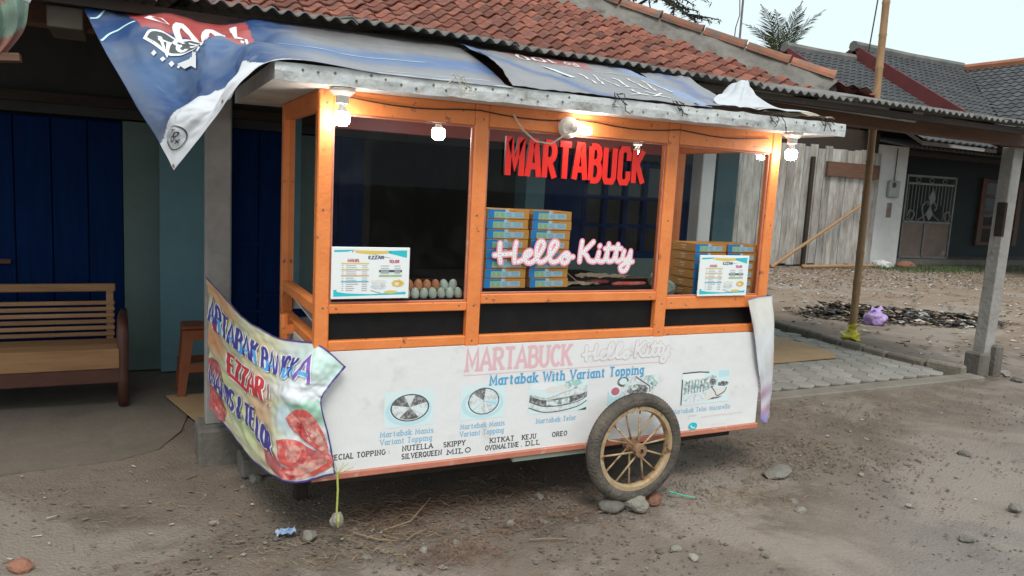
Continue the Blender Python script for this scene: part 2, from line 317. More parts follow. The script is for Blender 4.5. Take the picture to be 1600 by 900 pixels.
# ------------------------------------------------------------------ sheets (cloth surfaces over a control grid)
class Sheet:
    def __init__(s, rows): s.P = [[Vector(p) for p in r] for r in rows]; s.nr = len(rows); s.nc = len(rows[0])
    @staticmethod
    def cr(p0, p1, p2, p3, t):
        return .5*((2*p1)+(p2-p0)*t+(2*p0-5*p1+4*p2-p3)*t*t+(3*p1-p0-3*p2+p3)*t*t*t)
    def line(s, L, t):
        n = len(L); x = min(max(t, 0), 1)*(n-1); i = min(int(x), n-2); f = x-i
        a = L[i-1] if i > 0 else L[i]*2-L[i+1]; d = L[i+2] if i+2 < n else L[i+1]*2-L[i]
        return s.cr(a, L[i], L[i+1], d, f)
    def at(s, u, v): return s.line([s.line(r, u) for r in s.P], v)
    def nrm(s, u, v):
        e = .01; du = s.at(min(u+e,1), v)-s.at(max(u-e,0), v); dv = s.at(u, min(v+e,1))-s.at(u, max(v-e,0))
        n = du.cross(dv).normalized(); return -n if n.dot(Vector((-.66,-3.1,1.6))-s.at(u,v)) < 0 else n
    def wr(s, u, v): return 0.
    def pt(s, u, v, off=0): 
        n = s.nrm(u, v); return s.at(u, v)+n*(off+s.wr(u, v))
    def mesh(s, nu, nv, colf=None, thick=.0012):
        mb = MB(); pts = [[(s.pt(i/nu, j/nv), s.nrm(i/nu, j/nv)) for i in range(nu+1)] for j in range(nv+1)]
        for j in range(nv+1):
            for i in range(nu+1):
                mb.v.append(tuple(pts[j][i][0]))
                if colf: mb.c.append(colf(i/nu, j/nv))
        W = nu+1
        for j in range(nv):
            for i in range(nu): mb.f.append((j*W+i, j*W+i+1, (j+1)*W+i+1, (j+1)*W+i)); mb.mi.append(0)
        o = len(mb.v)
        for j in range(nv+1):
            for i in range(nu+1):
                mb.v.append(tuple(pts[j][i][0]-pts[j][i][1]*thick))
                if colf: mb.c.append((.45, .45, .46))
        for j in range(nv):
            for i in range(nu): mb.f.append(tuple(o+k for k in (j*W+i, (j+1)*W+i, (j+1)*W+i+1, j*W+i+1))); mb.mi.append(0)
        return mb

# ------------------------------------------------------------------ stroke lettering
def arc(cx, cy, rx, ry, a0, a1, n=9): return [(cx+rx*math.cos(R(a0+(a1-a0)*i/n)), cy+ry*math.sin(R(a0+(a1-a0)*i/n))) for i in range(n+1)]
X = .66
G = {
 'A': (.84, [[(.02,0),(.42,1),(.82,0)], [(.17,.34),(.67,.34)]]),
 'B': (.76, [[(.1,0),(.1,1)], [(.1,1)]+arc(.42,.77,.24,.23,90,-90)+[(.1,.54)], [(.1,.54)]+arc(.44,.27,.28,.27,90,-90)+[(.1,0)]]),
 'C': (.78, [arc(.44,.5,.36,.5,42,318,16)]),
 'D': (.8, [[(.1,0),(.1,1)], [(.1,1)]+arc(.36,.5,.38,.5,90,-90,12)+[(.1,0)]]),
 'E': (.7, [[(.1,0),(.1,1)], [(.1,1),(.66,1)], [(.1,.52),(.54,.52)], [(.1,0),(.68,0)]]),
 'F': (.7, [[(.1,0),(.1,1)], [(.1,1),(.66,1)], [(.1,.52),(.54,.52)]]),
 'G': (.82, [arc(.44,.5,.36,.5,45,360,16)+[(.56,.5)]]),
 'H': (.82, [[(.1,0),(.1,1)], [(.72,0),(.72,1)], [(.1,.52),(.72,.52)]]),
 'I': (.32, [[(.16,0),(.16,1)]]),
 'J': (.6, [[(.48,1),(.48,.28)]+arc(.27,.26,.21,.26,0,-170)]),
 'K': (.8, [[(.1,0),(.1,1)], [(.72,1),(.12,.44)], [(.3,.6),(.76,0)]]),
 'L': (.68, [[(.1,0),(.1,1)], [(.1,0),(.66,0)]]),
 'M': (1., [[(.1,0),(.12,1),(.5,.22),(.88,1),(.9,0)]]),
 'N': (.84, [[(.1,0),(.1,1),(.74,0),(.74,1)]]),
 'O': (.86, [arc(.43,.5,.36,.5,0,360,20)]),
 'P': (.74, [[(.1,0),(.1,1)], [(.1,1)]+arc(.42,.74,.26,.26,90,-90)+[(.1,.48)]]),
 'Q': (.86, [arc(.43,.5,.36,.5,0,360,20), [(.5,.25),(.82,-.08)]]),
 'R': (.8, [[(.1,0),(.1,1)], [(.1,1)]+arc(.42,.75,.26,.25,90,-90)+[(.1,.5)], [(.36,.5),(.74,0)]]),
 'S': (.7, [arc(.36,.75,.26,.25,30,270,10)+arc(.36,.25,.27,.25,90,-150,10)[1:]]),
 'T': (.76, [[(.38,0),(.38,1)], [(.02,1),(.74,1)]]),
 'U': (.82, [[(.1,1),(.1,.32)]+arc(.41,.31,.31,.31,180,360,10)+[(.72,1)]]),
 'V': (.82, [[(.03,1),(.41,0),(.79,1)]]),
 'W': (1.12, [[(.03,1),(.3,0),(.56,.85),(.82,0),(1.09,1)]]),
 'X': (.8, [[(.05,0),(.75,1)], [(.05,1),(.75,0)]]),
 'Y': (.8, [[(.4,0),(.4,.48),(.04,1)], [(.4,.48),(.76,1)]]),
 'Z': (.72, [[(.06,1),(.64,1),(.06,0),(.68,0)]]),
 '&': (.86, [[(.78,0),(.22,.72)]+arc(.38,.82,.18,.18,200,-20,8)+[(.16,.36)]+arc(.36,.22,.24,.22,150,330,8)+[(.8,.42)]]),
 '!': (.3, [[(.15,.3),(.15,1)], [(.15,0),(.15,.08)]]),
 ':': (.3, [[(.15,.1),(.15,.2)], [(.15,.5),(.15,.6)]]),
 '+': (.6, [[(.3,.2),(.3,.7)], [(.05,.45),(.55,.45)]]),
 '"': (.5, [[(.15,.65),(.2,1)], [(.35,.65),(.4,1)]]),
 '0': (.7, [arc(.35,.5,.27,.5,0,360,18)]),
 '1': (.4, [[(.08,.8),(.22,1),(.22,0)]]),
 '2': (.68, [arc(.34,.72,.26,.28,165,-30,8)+[(.08,0),(.62,0)]]),
 '3': (.66, [arc(.32,.76,.24,.24,150,-90,8)+arc(.32,.26,.27,.26,90,-150,8)]),
 '4': (.7, [[(.5,0),(.5,1),(.06,.3),(.66,.3)]]),
 '5': (.66, [[(.58,1),(.14,1),(.1,.55)]+arc(.32,.3,.27,.3,110,-150,9)]),
 '8': (.66, [arc(.33,.76,.22,.24,-90,270,14), arc(.33,.26,.27,.26,90,450,14)]),
 'a': (.66, [arc(.3,.3,.24,.3,50,310,12), [(.54,X),(.54,0)]]),
 'b': (.68, [[(.1,1),(.1,0)], arc(.36,.32,.25,.32,140,-140,12)]),
 'c': (.58, [arc(.32,.33,.25,.33,50,310,12)]),
 'e': (.64, [[(.08,.36),(.56,.36)]+arc(.32,.33,.25,.33,8,310,12)]),
 'f': (.42, [[(.18,0),(.18,.8)]+arc(.34,.8,.16,.2,180,60,5), [(.02,X),(.38,X)]]),
 'g': (.66, [arc(.3,.34,.24,.31,50,310,12), [(.54,X),(.54,-.12)]+arc(.31,-.12,.23,.2,0,-150,7)]),
 'h': (.7, [[(.1,1),(.1,0)], [(.1,.42)]+arc(.34,.4,.24,.26,170,0,7)+[(.58,0)]]),
 'i': (.3, [[(.15,X),(.15,0)], [(.15,.86),(.15,.96)]]),
 'k': (.68, [[(.1,1),(.1,0)], [(.56,X),(.12,.26)], [(.27,.38),(.6,0)]]),
 'l': (.3, [[(.15,1),(.15,0)]]),
 'm': (1., [[(.1,X),(.1,0)], arc(.3,.42,.2,.24,170,0,6)+[(.5,0)], arc(.7,.42,.2,.24,170,0,6)+[(.9,0)]]),
 'n': (.7, [[(.1,X),(.1,0)], [(.1,.42)]+arc(.34,.4,.24,.26,170,0,7)+[(.58,0)]]),
 'o': (.66, [arc(.33,.33,.26,.33,0,360,16)]),
 'p': (.68, [[(.1,X),(.1,-.32)], arc(.36,.33,.25,.33,140,-140,12)]),
 'r': (.52, [[(.1,X),(.1,0)], [(.1,.4)]+arc(.34,.4,.24,.25,170,50,6)]),
 's': (.54, [arc(.27,.49,.19,.17,30,270,7)+arc(.27,.17,.21,.17,90,-150,7)[1:]]),
 't': (.48, [[(.2,.92),(.2,.14)]+arc(.34,.14,.14,.14,180,300,5), [(.02,X),(.42,X)]]),
 'v': (.64, [[(.03,X),(.32,0),(.61,X)]]),
 'w': (.9, [[(.03,X),(.24,0),(.45,.6),(.66,0),(.87,X)]]),
 'y': (.64, [[(.05,X),(.34,.05)], [(.6,X),(.25,-.3),(.08,-.3)]]),
 'z': (.58, [[(.06,X),(.5,X),(.06,0),(.54,0)]]),
 '.': (.26, [[(.13,0),(.13,.06)]]),
 ',': (.26, [[(.13,.06),(.07,-.12)]]),
}
def ribbon(pl, w):
    n = len(pl); P = [Vector((p[0], p[1])) for p in pl]; closed = n > 3 and (P[0]-P[-1]).length < 1e-4
    Lf, Rt = [], []
    for i in range(n):
        a = P[i-1] if i > 0 else (P[-2] if closed else None); b = P[i+1] if i < n-1 else (P[1] if closed else None)
        d1 = (P[i]-a).normalized() if a is not None else None; d2 = (b-P[i]).normalized() if b is not None else None
        if d1 is None: d1 = d2
        if d2 is None: d2 = d1
        n1 = Vector((-d1.y, d1.x)); n2 = Vector((-d2.y, d2.x)); m = (n1+n2)
        m = m.normalized() if m.length > 1e-4 else n1
        k = w/2/max(.45, m.dot(n1)); Lf.append(P[i]+m*k); Rt.append(P[i]-m*k)
    return [[tuple(Lf[i]), tuple(Rt[i]), tuple(Rt[i+1]), tuple(Lf[i+1])] for i in range(n-1)]
def layout(s, x0, x1, y0, h, gap=.14, space=.5):
    tot = sum((G[c][0]+gap) if c != ' ' else space for c in s)-gap; k = (x1-x0)/tot; x = x0; out = []
    for c in s:
        if c == ' ': x += space*k; continue
        w, st = G[c]
        out.append((c, [[(x+p[0]*k, y0+p[1]*h) for p in pl] for pl in st], k)); x += (w+gap)*k
    return out
def text_quads(s, x0, x1, y0, h, t, serif=0, gap=.14, space=.5):
    groups = []                                   # a list of strokes, each a list of quads
    for c, strokes, k in layout(s, x0, x1, y0, h, gap, space):
        for pl in strokes:
            groups.append(ribbon(pl, t))
            if serif:
                for e, o in ((pl[0], pl[1]), (pl[-1], pl[-2])):
                    ry = (e[1]-y0)/h
                    if min(abs(ry-v) for v in (0, 1, X, -.32)) < .02 and abs(e[1]-o[1]) > .6*abs(e[0]-o[0]):
                        groups.append(ribbon([(e[0]-serif*k, e[1]), (e[0]+serif*k, e[1])], t*.72))
    return groups
class Print:
    """flat print: polygons in a 2-D frame, laid on a surface by fn(x, y, offset)"""
    def __init__(s, fn, ml=None, ls=1.4e-5): s.ls = ls; s.fn = fn; s.mb = MB(); s.mats = []; s.lv = 0; s.ml = ml
    def mi(s, m):
        if m not in s.mats: s.mats.append(m)
        return s.mats.index(m)
    def groups(s, gs, m, step=2e-6, mod=6):
        s.lv += s.ls; i = s.mi(m)
        for n, g in enumerate(gs):
            for q in g:
                o = s.lv+step*(n % mod)
                if s.ml and len(q) == 4:
                    nu = max(1, math.ceil(max(math.dist(q[0], q[3]), math.dist(q[1], q[2]))/s.ml)); nv = max(1, math.ceil(max(math.dist(q[0], q[1]), math.dist(q[3], q[2]))/s.ml))
                    if nu*nv > 1:
                        L2 = lambda a, b, t: (a[0]+(b[0]-a[0])*t, a[1]+(b[1]-a[1])*t)
                        V = [s.fn(*L2(L2(q[0], q[3], x/nu), L2(q[1], q[2], x/nu), y/nv), o) for x in range(nu+1) for y in range(nv+1)]
                        s.mb.add(V, [(x*(nv+1)+y, x*(nv+1)+y+1, (x+1)*(nv+1)+y+1, (x+1)*(nv+1)+y) for x in range(nu) for y in range(nv)], i); continue
                if s.ml and len(q) == 3:
                    nn_ = max(1, math.ceil(max(math.dist(q[0], q[1]), math.dist(q[0], q[2]))/s.ml))
                    if nn_ > 1:
                        idx = {}; V = []
                        for a in range(nn_+1):
                            for b in range(nn_+1-a) if False else range(a+1):
                                f0 = a/nn_; f1 = (b/a if a else 0)
                                e = (q[1][0]+(q[2][0]-q[1][0])*f1, q[1][1]+(q[2][1]-q[1][1])*f1); idx[(a, b)] = len(V); V.append(s.fn(q[0][0]+(e[0]-q[0][0])*f0, q[0][1]+(e[1]-q[0][1])*f0, o))
                        F_ = []
                        for a in range(nn_):
                            for b in range(a+1):
                                F_.append((idx[(a, b)], idx[(a+1, b)], idx[(a+1, b+1)]))
                                if b < a: F_.append((idx[(a, b)], idx[(a+1, b+1)], idx[(a, b+1)]))
                        s.mb.add(V, F_, i); continue
                s.mb.add([s.fn(p[0], p[1], o) for p in q], [tuple(range(len(q)))], i)
    def poly(s, pts, m): s.groups([[pts]], m)
    def rect(s, x0, x1, y0, y1, m): s.poly([(x0,y0),(x1,y0),(x1,y1),(x0,y1)], m)
    def ell(s, cx, cy, rx, ry, m, a0=0, a1=360, n=28, wob=0, seed=0):
        pts = [(cx+rx*math.cos(R(a0+(a1-a0)*i/n))*(1+wob*math.sin(i*2.3+seed)), cy+ry*math.sin(R(a0+(a1-a0)*i/n))*(1+wob*math.cos(i*1.7+seed))) for i in range(n+(0 if a1-a0 == 360 else 1))]
        if a1-a0 != 360: pts = [(cx, cy)]+pts
        s.groups([[[ (cx,cy), pts[i], pts[(i+1) % len(pts)]] for i in range(len(pts)) if a1-a0 == 360 or 0 < i < len(pts)-1]], m)
    def ring(s, cx, cy, rx, ry, t, m): s.groups([ribbon(arc(cx, cy, rx, ry, 0, 360, 32), t)], m)
    def text(s, *a, m='p_black', **k): s.groups(text_quads(*a, **k), m)
    def line(s, pl, t, m): s.groups([ribbon(pl, t)], m)
    def build(s, name, parent): return s.mb.build(name, s.mats, parent)
def smooth_path(pts, n=6):
    P = [Vector((p[0], p[1], 0)) for p in pts]; out = []
    for i in range(len(P)-1):
        a = P[i-1] if i > 0 else P[i]*2-P[i+1]; d = P[i+2] if i+2 < len(P) else P[i+1]*2-P[i]
        for k in range(n): v = Sheet.cr(a, P[i], P[i+1], d, k/n); out.append((v.x, v.y))
    out.append((P[-1].x, P[-1].y)); return out

# ================================================================== GROUND
def ground():
    def axis(lo, hi, a, b, st, far):
        xs = []; x = a
        while x < b: xs.append(x); x += st
        xs.append(b); s = st; x = b
        while x < hi: s *= 1.16; x += s; xs.append(x)
        s = st; x = a; pre = []
        while x > lo: s *= 1.16; x -= s; pre.append(x)
        return pre[::-1]+xs
    xs = axis(-400, 500, -2.6, 7.5, .05, 1); ys = axis(-300, 600, -2.2, 4.6, .05, 1)
    mb = MB(); W = len(xs)
    for y in ys:
        for x in xs:
            d = max(0, 1-max(abs(x-2)/40, abs(y-3)/40))
            z = (fbm(x, y, .7, 2, 3)*.012+fbm(x, y, 5, 3, 9)*.006+abs(fbm(x, y, 14, 2, 5))*.004)*d
            if y > 2.5 or x > 6.7: z += .02*d*fbm(x, y, 1.7, 3, 1)
            z -= .012
            for yr in (-1.15, -2.0): z -= .016*math.exp(-((y-yr-.12*x+.15*fbm(x, 0, .8, 2, 3))/.14)**2)*d
            mb.v.append((x, y, z))
    for j in range(len(ys)-1):
        for i in range(W-1): mb.f.append((j*W+i, j*W+i+1, (j+1)*W+i+1, (j+1)*W+i))
    mb.mi = [0]*len(mb.f)
    m = mat('dirt', (.2, .158, .126), .95, (.135, .103, .08), 3.2, .8, .7, 70, detail=10)
    nt = m.node_tree; N = nt.nodes; L = nt.links; b = N['Principled BSDF']
    src = b.inputs['Base Color'].links[0].from_socket
    t = N.new('ShaderNodeTexCoord'); sp = N.new('ShaderNodeSeparateXYZ'); L.new(t.outputs['Object'], sp.inputs[0])
    nz = N.new('ShaderNodeTexNoise'); nz.inputs['Scale'].default_value = .9; nz.inputs['Detail'].default_value = 7; L.new(t.outputs['Object'], nz.inputs['Vector'])
    def math_(op, a, c):
        n = N.new('ShaderNodeMath'); n.operation = op
        for i, q in enumerate((a, c)):
            if isinstance(q, (int, float)): n.inputs[i].default_value = q
            else: L.new(q, n.inputs[i])
        return n.outputs[0]
    def ramp(v, lo, hi):
        r = N.new('ShaderNodeMapRange'); r.inputs[1].default_value = lo; r.inputs[2].default_value = hi; L.new(v, r.inputs[0]); r.interpolation_type = 'SMOOTHSTEP'; return r.outputs[0]
    def mixc(a, c, f):
        x = N.new('ShaderNodeMix'); x.data_type = 'RGBA'; L.new(f, x.inputs[0]); L.new(a, x.inputs[6]); x.inputs[7].default_value = (*c, 1); return x.outputs[2]
    wob = math_('MULTIPLY', math_('SUBTRACT', nz.outputs['Fac'], .5), 3.)
    # reddish yard soil beyond the kerb; greyer worn track nearest the road
    yard = ramp(math_('ADD', math_('ADD', math_('MULTIPLY', sp.outputs[0], .8), sp.outputs[1]), wob), 8.2, 11.)
    col = mixc(src, (.26, .185, .13), math_('MULTIPLY', yard, .8))
    road = ramp(math_('ADD', math_('SUBTRACT', math_('MULTIPLY', sp.outputs[0], .3), sp.outputs[1]), math_('MULTIPLY', wob, .5)), .9, 2.1)
    col = mixc(col, (.215, .195, .176), math_('MULTIPLY', road, .75))
    # dark damp patches and pale fine grit
    vo = N.new('ShaderNodeTexVoronoi'); vo.inputs['Scale'].default_value = 46; L.new(t.outputs['Object'], vo.inputs['Vector'])
    grit = ramp(vo.outputs['Distance'], .2, .1)
    n2 = N.new('ShaderNodeTexNoise'); n2.inputs['Scale'].default_value = 2.3; n2.inputs['Detail'].default_value = 6; L.new(t.outputs['Object'], n2.inputs['Vector'])
    col = mixc(col, (.34, .31, .27), math_('MULTIPLY', grit, math_('MULTIPLY', ramp(n2.outputs['Fac'], .48, .62), .5)))
    n3 = N.new('ShaderNodeTexNoise'); n3.inputs['Scale'].default_value = 1.3; n3.inputs['Detail'].default_value = 9; n3.inputs['Roughness'].default_value = .7; L.new(t.outputs['Object'], n3.inputs['Vector'])
    col = mixc(col, (.09, .073, .058), math_('MULTIPLY', ramp(n3.outputs['Fac'], .5, .68), .6))
    n4 = N.new('ShaderNodeTexNoise'); n4.inputs['Scale'].default_value = .75; n4.inputs['Detail'].default_value = 8; n4.inputs['Roughness'].default_value = .62; n4.inputs['Distortion'].default_value = .6; L.new(t.outputs['Object'], n4.inputs['Vector'])
    col = mixc(col, (.285, .24, .203), math_('MULTIPLY', ramp(n4.outputs['Fac'], .5, .6), .65))
    L.new(col, b.inputs['Base Color'])
    return struct(mb.build('ground', m, smooth=True), 'grey brown bare dirt ground strewn with grit')
ground()

# concrete porch floor on the left
mb = MB(); edge = [(-6, 1.2), (-2, 1.22), (-1.2, 1.3), (-.75, 1.33), (-.55, 1.45), (-.42, 1.75), (-.36, 2.1), (-.2, 2.2), (.4, 1.25), (1.2, 1.2), (2.9, 1.2)]
top = [(x, y, .004) for x, y in edge]+[(2.9, 8, .012), (-6, 8, .012)]
n = len(top); mb.add(top+[(x, y, -.05) for x, y, z in top], [tuple(range(n))]+[(i, i+n, (i+1) % n+n, (i+1) % n) for i in range(n)])
M['porch'] = mat('porch_concrete', (.17, .14, .11), .9, (.12, .1, .078), 2.4, .8, .3, 25, c3=(.1, .085, .07), s3=1.6, thr3=(.58, .72))
struct(mb.build('porch_floor', 'porch'), 'worn brown concrete porch floor at left')

# hexagonal paving on the right with concrete edge strip and kerb stones
paving = MB().box(2.9, 6.5, 1.3, 7.5, -.05, .012).build('paving', mat('joint_sand', (.1, .085, .065), 1, (.06, .05, .04), 8, .8))
struct(paving, 'grey hexagonal block paving under the porch roof')
hx = MB(); hr = .112; pts = [(hr*math.cos(R(60*k+30)), hr*math.sin(R(60*k+30))) for k in range(6)]
hx.add([(x*.965, y*.965, 0) for x, y in pts]+[(x*.965, y*.965, .02) for x, y in pts]+[(x*.9, y*.9, .026) for x, y in pts],
       [(k, (k+1) % 6, (k+1) % 6+6, k+6) for k in range(6)]+[(k+6, (k+1) % 6+6, (k+1) % 6+12, k+12) for k in range(6)]+[tuple(range(12, 18))])
cells = []
for j in range(38):
    for i in range(20):
        x = 2.98+i*hr*math.sqrt(3)+(j % 2)*hr*math.sqrt(3)/2; y = 1.48+j*hr*1.5
        if x < 6.38 and y < 7.4: cells.append((x, y))
cells.sort(key=lambda c: (c[0]+.66)**2+(c[1]+3.1)**2+(40 if c[0] < 3.5 else 0))
proto = None; rest = MB()
for k, (x, y) in enumerate(cells):
    z = .006+random.uniform(-.004, .004)
    if k < 300:
        if proto is None: proto = hx.build('paver', 'paver', paving); proto.location = (x, y, z)
        else: inst(proto, 'paver', paving, (x, y, z), (random.uniform(-.015,.015), random.uniform(-.015,.015), random.choice([0,R(60),R(120),R(180)])))
    else: rest.add([(v[0]+x, v[1]+y, v[2]+z) for v in hx.v], hx.f)
o = rest.build('paver_field', 'paver', paving); o['kind'] = 'stuff'
MB().box(2.9, 6.62, 1.17, 1.335, -.05, .03).build('edge_strip', mat('edge_concrete', (.24, .21, .175), .95, (.16, .138, .112), 4, .8, .4, 30), paving, bevel=.008)
kp = [(6.9, 4.6), (6.561, 3.917), (6.476, 3.217), (6.34, 2.63), (6.36, 2.07), (6.39, 1.655), (6.47, 1.3)]
acc = []
for a, b2 in zip(kp[:-1], kp[1:]):
    L_ = math.dist(a, b2); nseg = max(1, round(L_/.34))
    for q in range(nseg): acc.append(((a[0]+(b2[0]-a[0])*q/nseg, a[1]+(b2[1]-a[1])*q/nseg), (a[0]+(b2[0]-a[0])*(q+.96)/nseg, a[1]+(b2[1]-a[1])*(q+.96)/nseg)))
for (a, b2) in acc:
    j = random.uniform(-.008, .008)
    MB().bar((a[0]+.06, a[1], .035+j), (b2[0]+.06, b2[1], .035+j+random.uniform(-.006,.006)), .11, .13).build('kerb_stone', 'kerb', paving, bevel=.018)

# ================================================================== SHOP HOUSE (behind the cart)
house = thing('shop_house', 'shop house with red clay tile roof, blue doors and teal walls behind the cart', 'house', (2, 3.3, 0))
def wallbox(name, m, *a, bevel=0, parent=None): return MB().box(*a).build(name, m, parent or house, bevel=bevel)
wallbox('wall', 'teal_pale', -.735, -.49, 3.3, 3.45, .02, 1.915)
wallbox('wall', 'teal', -.49, .02, 3.2, 3.45, .02, 2.2)
wallbox('wall', 'teal', 2.62, 2.82, 3.22, 3.45, .02, 2.2)
wallbox('wall', 'teal', 4.93, 5.22, 3.25, 3.45, .02, 2.78)
wallbox('wall', 'teal', 5.08, 5.22, 3.45, 8, .02, 2.85)
wallbox('wall', 'teal_pale', 2.82, 4.6, 3.3, 3.45, .02, .93)
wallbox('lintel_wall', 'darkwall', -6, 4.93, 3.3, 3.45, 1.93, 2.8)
wallbox('lintel_beam', 'wood_dark', -6, 4.9, 3.22, 3.3, 2.0, 2.07)
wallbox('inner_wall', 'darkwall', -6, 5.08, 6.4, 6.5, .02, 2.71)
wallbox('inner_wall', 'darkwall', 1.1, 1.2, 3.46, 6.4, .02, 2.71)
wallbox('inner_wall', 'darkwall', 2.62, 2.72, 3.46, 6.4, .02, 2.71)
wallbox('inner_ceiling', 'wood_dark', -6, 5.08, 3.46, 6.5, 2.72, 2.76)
def plank_door(x0, x1, z0, z1, w, y=3.3):
    d = wallbox('door', 'bluedoor', x0, x1, y+.03, y+.06, z0, z1)
    n = max(1, round((x1-x0)/w)); s = (x1-x0)/n
    for i in range(n): MB().box(x0+i*s+.004, x0+(i+1)*s-.004, y+random.uniform(0, .006), y+.0298, z0+.01, z1-.01).build('plank', 'bluedoor', d, bevel=.003)
    return d
d1 = plank_door(-4.4, -.737, .03, 1.91, .236)
MB().box(-1.6, -1.455, 3.27, 3.2995, .85, .885).build('door_bolt', 'brownframe', d1, bevel=.004)
d2 = plank_door(.022, 1.1, .03, 1.93, .216)
for z in (.45, .58, 1.0, 1.5): MB().box(.022, 1.1, 3.28, 3.2995, z, z+.035).build('rail', 'bluedoor', d2)
plank_door(4.6, 4.928, .03, 1.93, .16)
# blue lattice window
MB().box(2.822, 4.598, 3.3, 3.36, .932, 1.0).build('window_sill', 'bluedoor', house)
win = wallbox('window', 'bluedoor', 2.822, 3.3, 3.31, 3.4, 1.0, 1.93)
MB().box(4.32, 4.598, 3.31, 3.4, 1.0, 1.93).build('panel', 'bluedoor', win)
for i in range(5): MB().box(3.3+i*.243, 3.345+i*.243, 3.3, 3.36, 1.0, 1.93).build('bar', 'bluedoor', win)
for z in (1.24, 1.52, 1.86): MB().box(3.345, 4.318, 3.305, 3.355, z, z+.04).build('bar', 'bluedoor', win)
for i in range(4):
    for z0, z1 in ((1.0, 1.24), (1.28, 1.52), (1.56, 1.86)): MB().box(3.345+i*.243, 3.543+i*.243, 3.33, 3.335, z0, z1).build('pane', 'glass', win)
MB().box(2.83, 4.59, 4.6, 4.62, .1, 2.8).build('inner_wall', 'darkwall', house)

# porch roof of corrugated cement sheets, each its own piece
def corr(x0, x1, ya, za, yb, zb, wl=.0765, amp=.0125, th=.007, m='asbestos', name='corrugated_sheet', parent=None, sag=0):
    mb = MB(); n = int((x1-x0)/wl*8); 
    for i in range(n+1):
        x = x0+(x1-x0)*i/n; w = amp*math.sin(2*math.pi*x/wl)
        for (y, z) in ((ya, za), ((ya+yb)/2, (za+zb)/2-sag), (yb, zb)):
            mb.v.append((x, y, z+w)); mb.v.append((x, y, z+w-th))
    for i in range(n):
        a, b = i*6, i*6+6
        mb.f += [(a, b, b+2, a+2), (a+2, b+2, b+4, a+4), (a+1, a+3, b+3, b+1), (a+3, a+5, b+5, b+3), (a, a+1, b+1, b), (a+4, b+4, b+5, a+5)]
    for a in (0, n*6): mb.f += [(a, a+2, a+3, a+1), (a+2, a+4, a+5, a+3)]
    mb.mi = [0]*len(mb.f); return mb.build(name, m, parent, smooth=False)
ez = [2.318, 2.335, 2.365, 2.372, 2.362, 2.352, 2.342, 2.345, 2.35, 2.352, 2.358]
for i in range(10):
    x0 = -2.44+i*.918
    corr(x0, x0+.96, .8+random.uniform(-.015, .015), ez[i]+.004*(i % 2), 3.32, ez[i]+.004*(i % 2)+.37, parent=house)
corr(5.3, 7.3, 1.5, 2.50, 3.32, 2.86, parent=house)
# timber under the eave
MB().box(-6, 7.35, 1.24, 1.34, 2.225, 2.33).build('porch_beam', 'wood_beam', house, bevel=.006)
MB().box(-6, 7.1, .86, .92, 2.27, 2.312).build('eave_batten', 'wood_dark', house)
MB().box(-6, 7.1, 2.2, 2.27, 2.5, 2.56).build('purlin', 'wood_dark', house)
for i in range(11):
    x = -3.6+i*1.05
    MB().bar((x, .95, 2.31), (x, 3.3, 2.72), .05, .07).build('rafter', 'wood_dark', house)
MB().box(-1.0, -.86, .9, 1.24, 2.17, 2.265).build('beam_stub', mat('pale_timber', (.09, .07, .055), .8, (.06, .047, .035), 6, .7), house, bevel=.004)
# stained fascia cloth, tin gutter scraps above the beam
fs = Sheet([[(3.3, 1.12, 2.43), (4.3, 1.12, 2.44), (5.2, 1.12, 2.42)], [(3.3, 1.14, 2.36), (4.3, 1.12, 2.355), (5.2, 1.14, 2.34)], [(3.3, 1.2, 2.32), (4.3, 1.2, 2.31), (5.2, 1.2, 2.3)]])
fo = fs.mesh(24, 6).build('fascia_cloth', 'fascia', house, smooth=True)
pr = Print(lambda x, y, o: fs.pt(x, y, o+.002), .03, 3e-4); pr.ring(.84, .5, .05, .38, .006, 'p_black'); pr.text('15', .815, .865, .3, .4, .008, m='p_black'); pr.build('lettering', fo)
for a, b2 in (((5.25, 1.2, 2.36), (5.55, 1.2, 2.37)), ((5.6, 1.18, 2.36), (6.3, 1.18, 2.345)), ((6.4, 1.18, 2.36), (6.9, 1.2, 2.34))):
    MB().tube([a, ((a[0]+b2[0])/2, a[1], a[2]+.012), b2], .014, 6).build('gutter_scrap', 'fascia', house)
tag(MB().tube([(6.15, 1.5, 2.19), (6.65, 1.5, 2.185)], .016, 8).build('daylight_strip', mat('daylight_white', (.85, .85, .83), .4)), 'short white tube painted as the daylight gap under the porch beam near the leaning post', 'tube')  # white tube stands in for daylight showing through a gap

# clay tile roof
S_ = .5; CS = 1/math.sqrt(1+S_*S_)
def rz(y): return 2.835+S_*(y-3.2)
def hipx(y): return 6.28-1.1*(y-3.15)
roof = MB().add([(-6, 3.06, rz(3.06)-.02), (hipx(3.06), 3.06, rz(3.06)-.02), (hipx(7.2), 7.2, rz(7.2)-.02), (-6, 7.2, rz(7.2)-.02), (-6, 3.06, rz(3.06)-.09), (hipx(3.06), 3.06, rz(3.06)-.09), (hipx(7.2), 7.2, rz(7.2)-.09), (-6, 7.2, rz(7.2)-.09)],
    [(0,1,2,3),(7,6,5,4),(0,4,5,1),(1,5,6,2),(2,6,7,3),(3,7,4,0)]).build('tile_roof', 'wood_dark', house)
tw, tl = .205, .25
tm = MB(); NX = 9
prof = [(i/NX*tw*1.06, (.0 if i/NX < .38 else .052*math.sin(math.pi*(i/NX-.38)/.62)) + (.006 if i == 0 else 0)) for i in range(NX+1)]
for (yy, lift) in ((0, .016), (tl, 0.)):
    for (x, z) in prof: tm.v.append((x, yy, z+lift))
for (x, z) in prof: tm.v.append((x, 0, z+.002))
for (x, z) in prof: tm.v.append((x, tl, z-.014))
P1 = NX+1
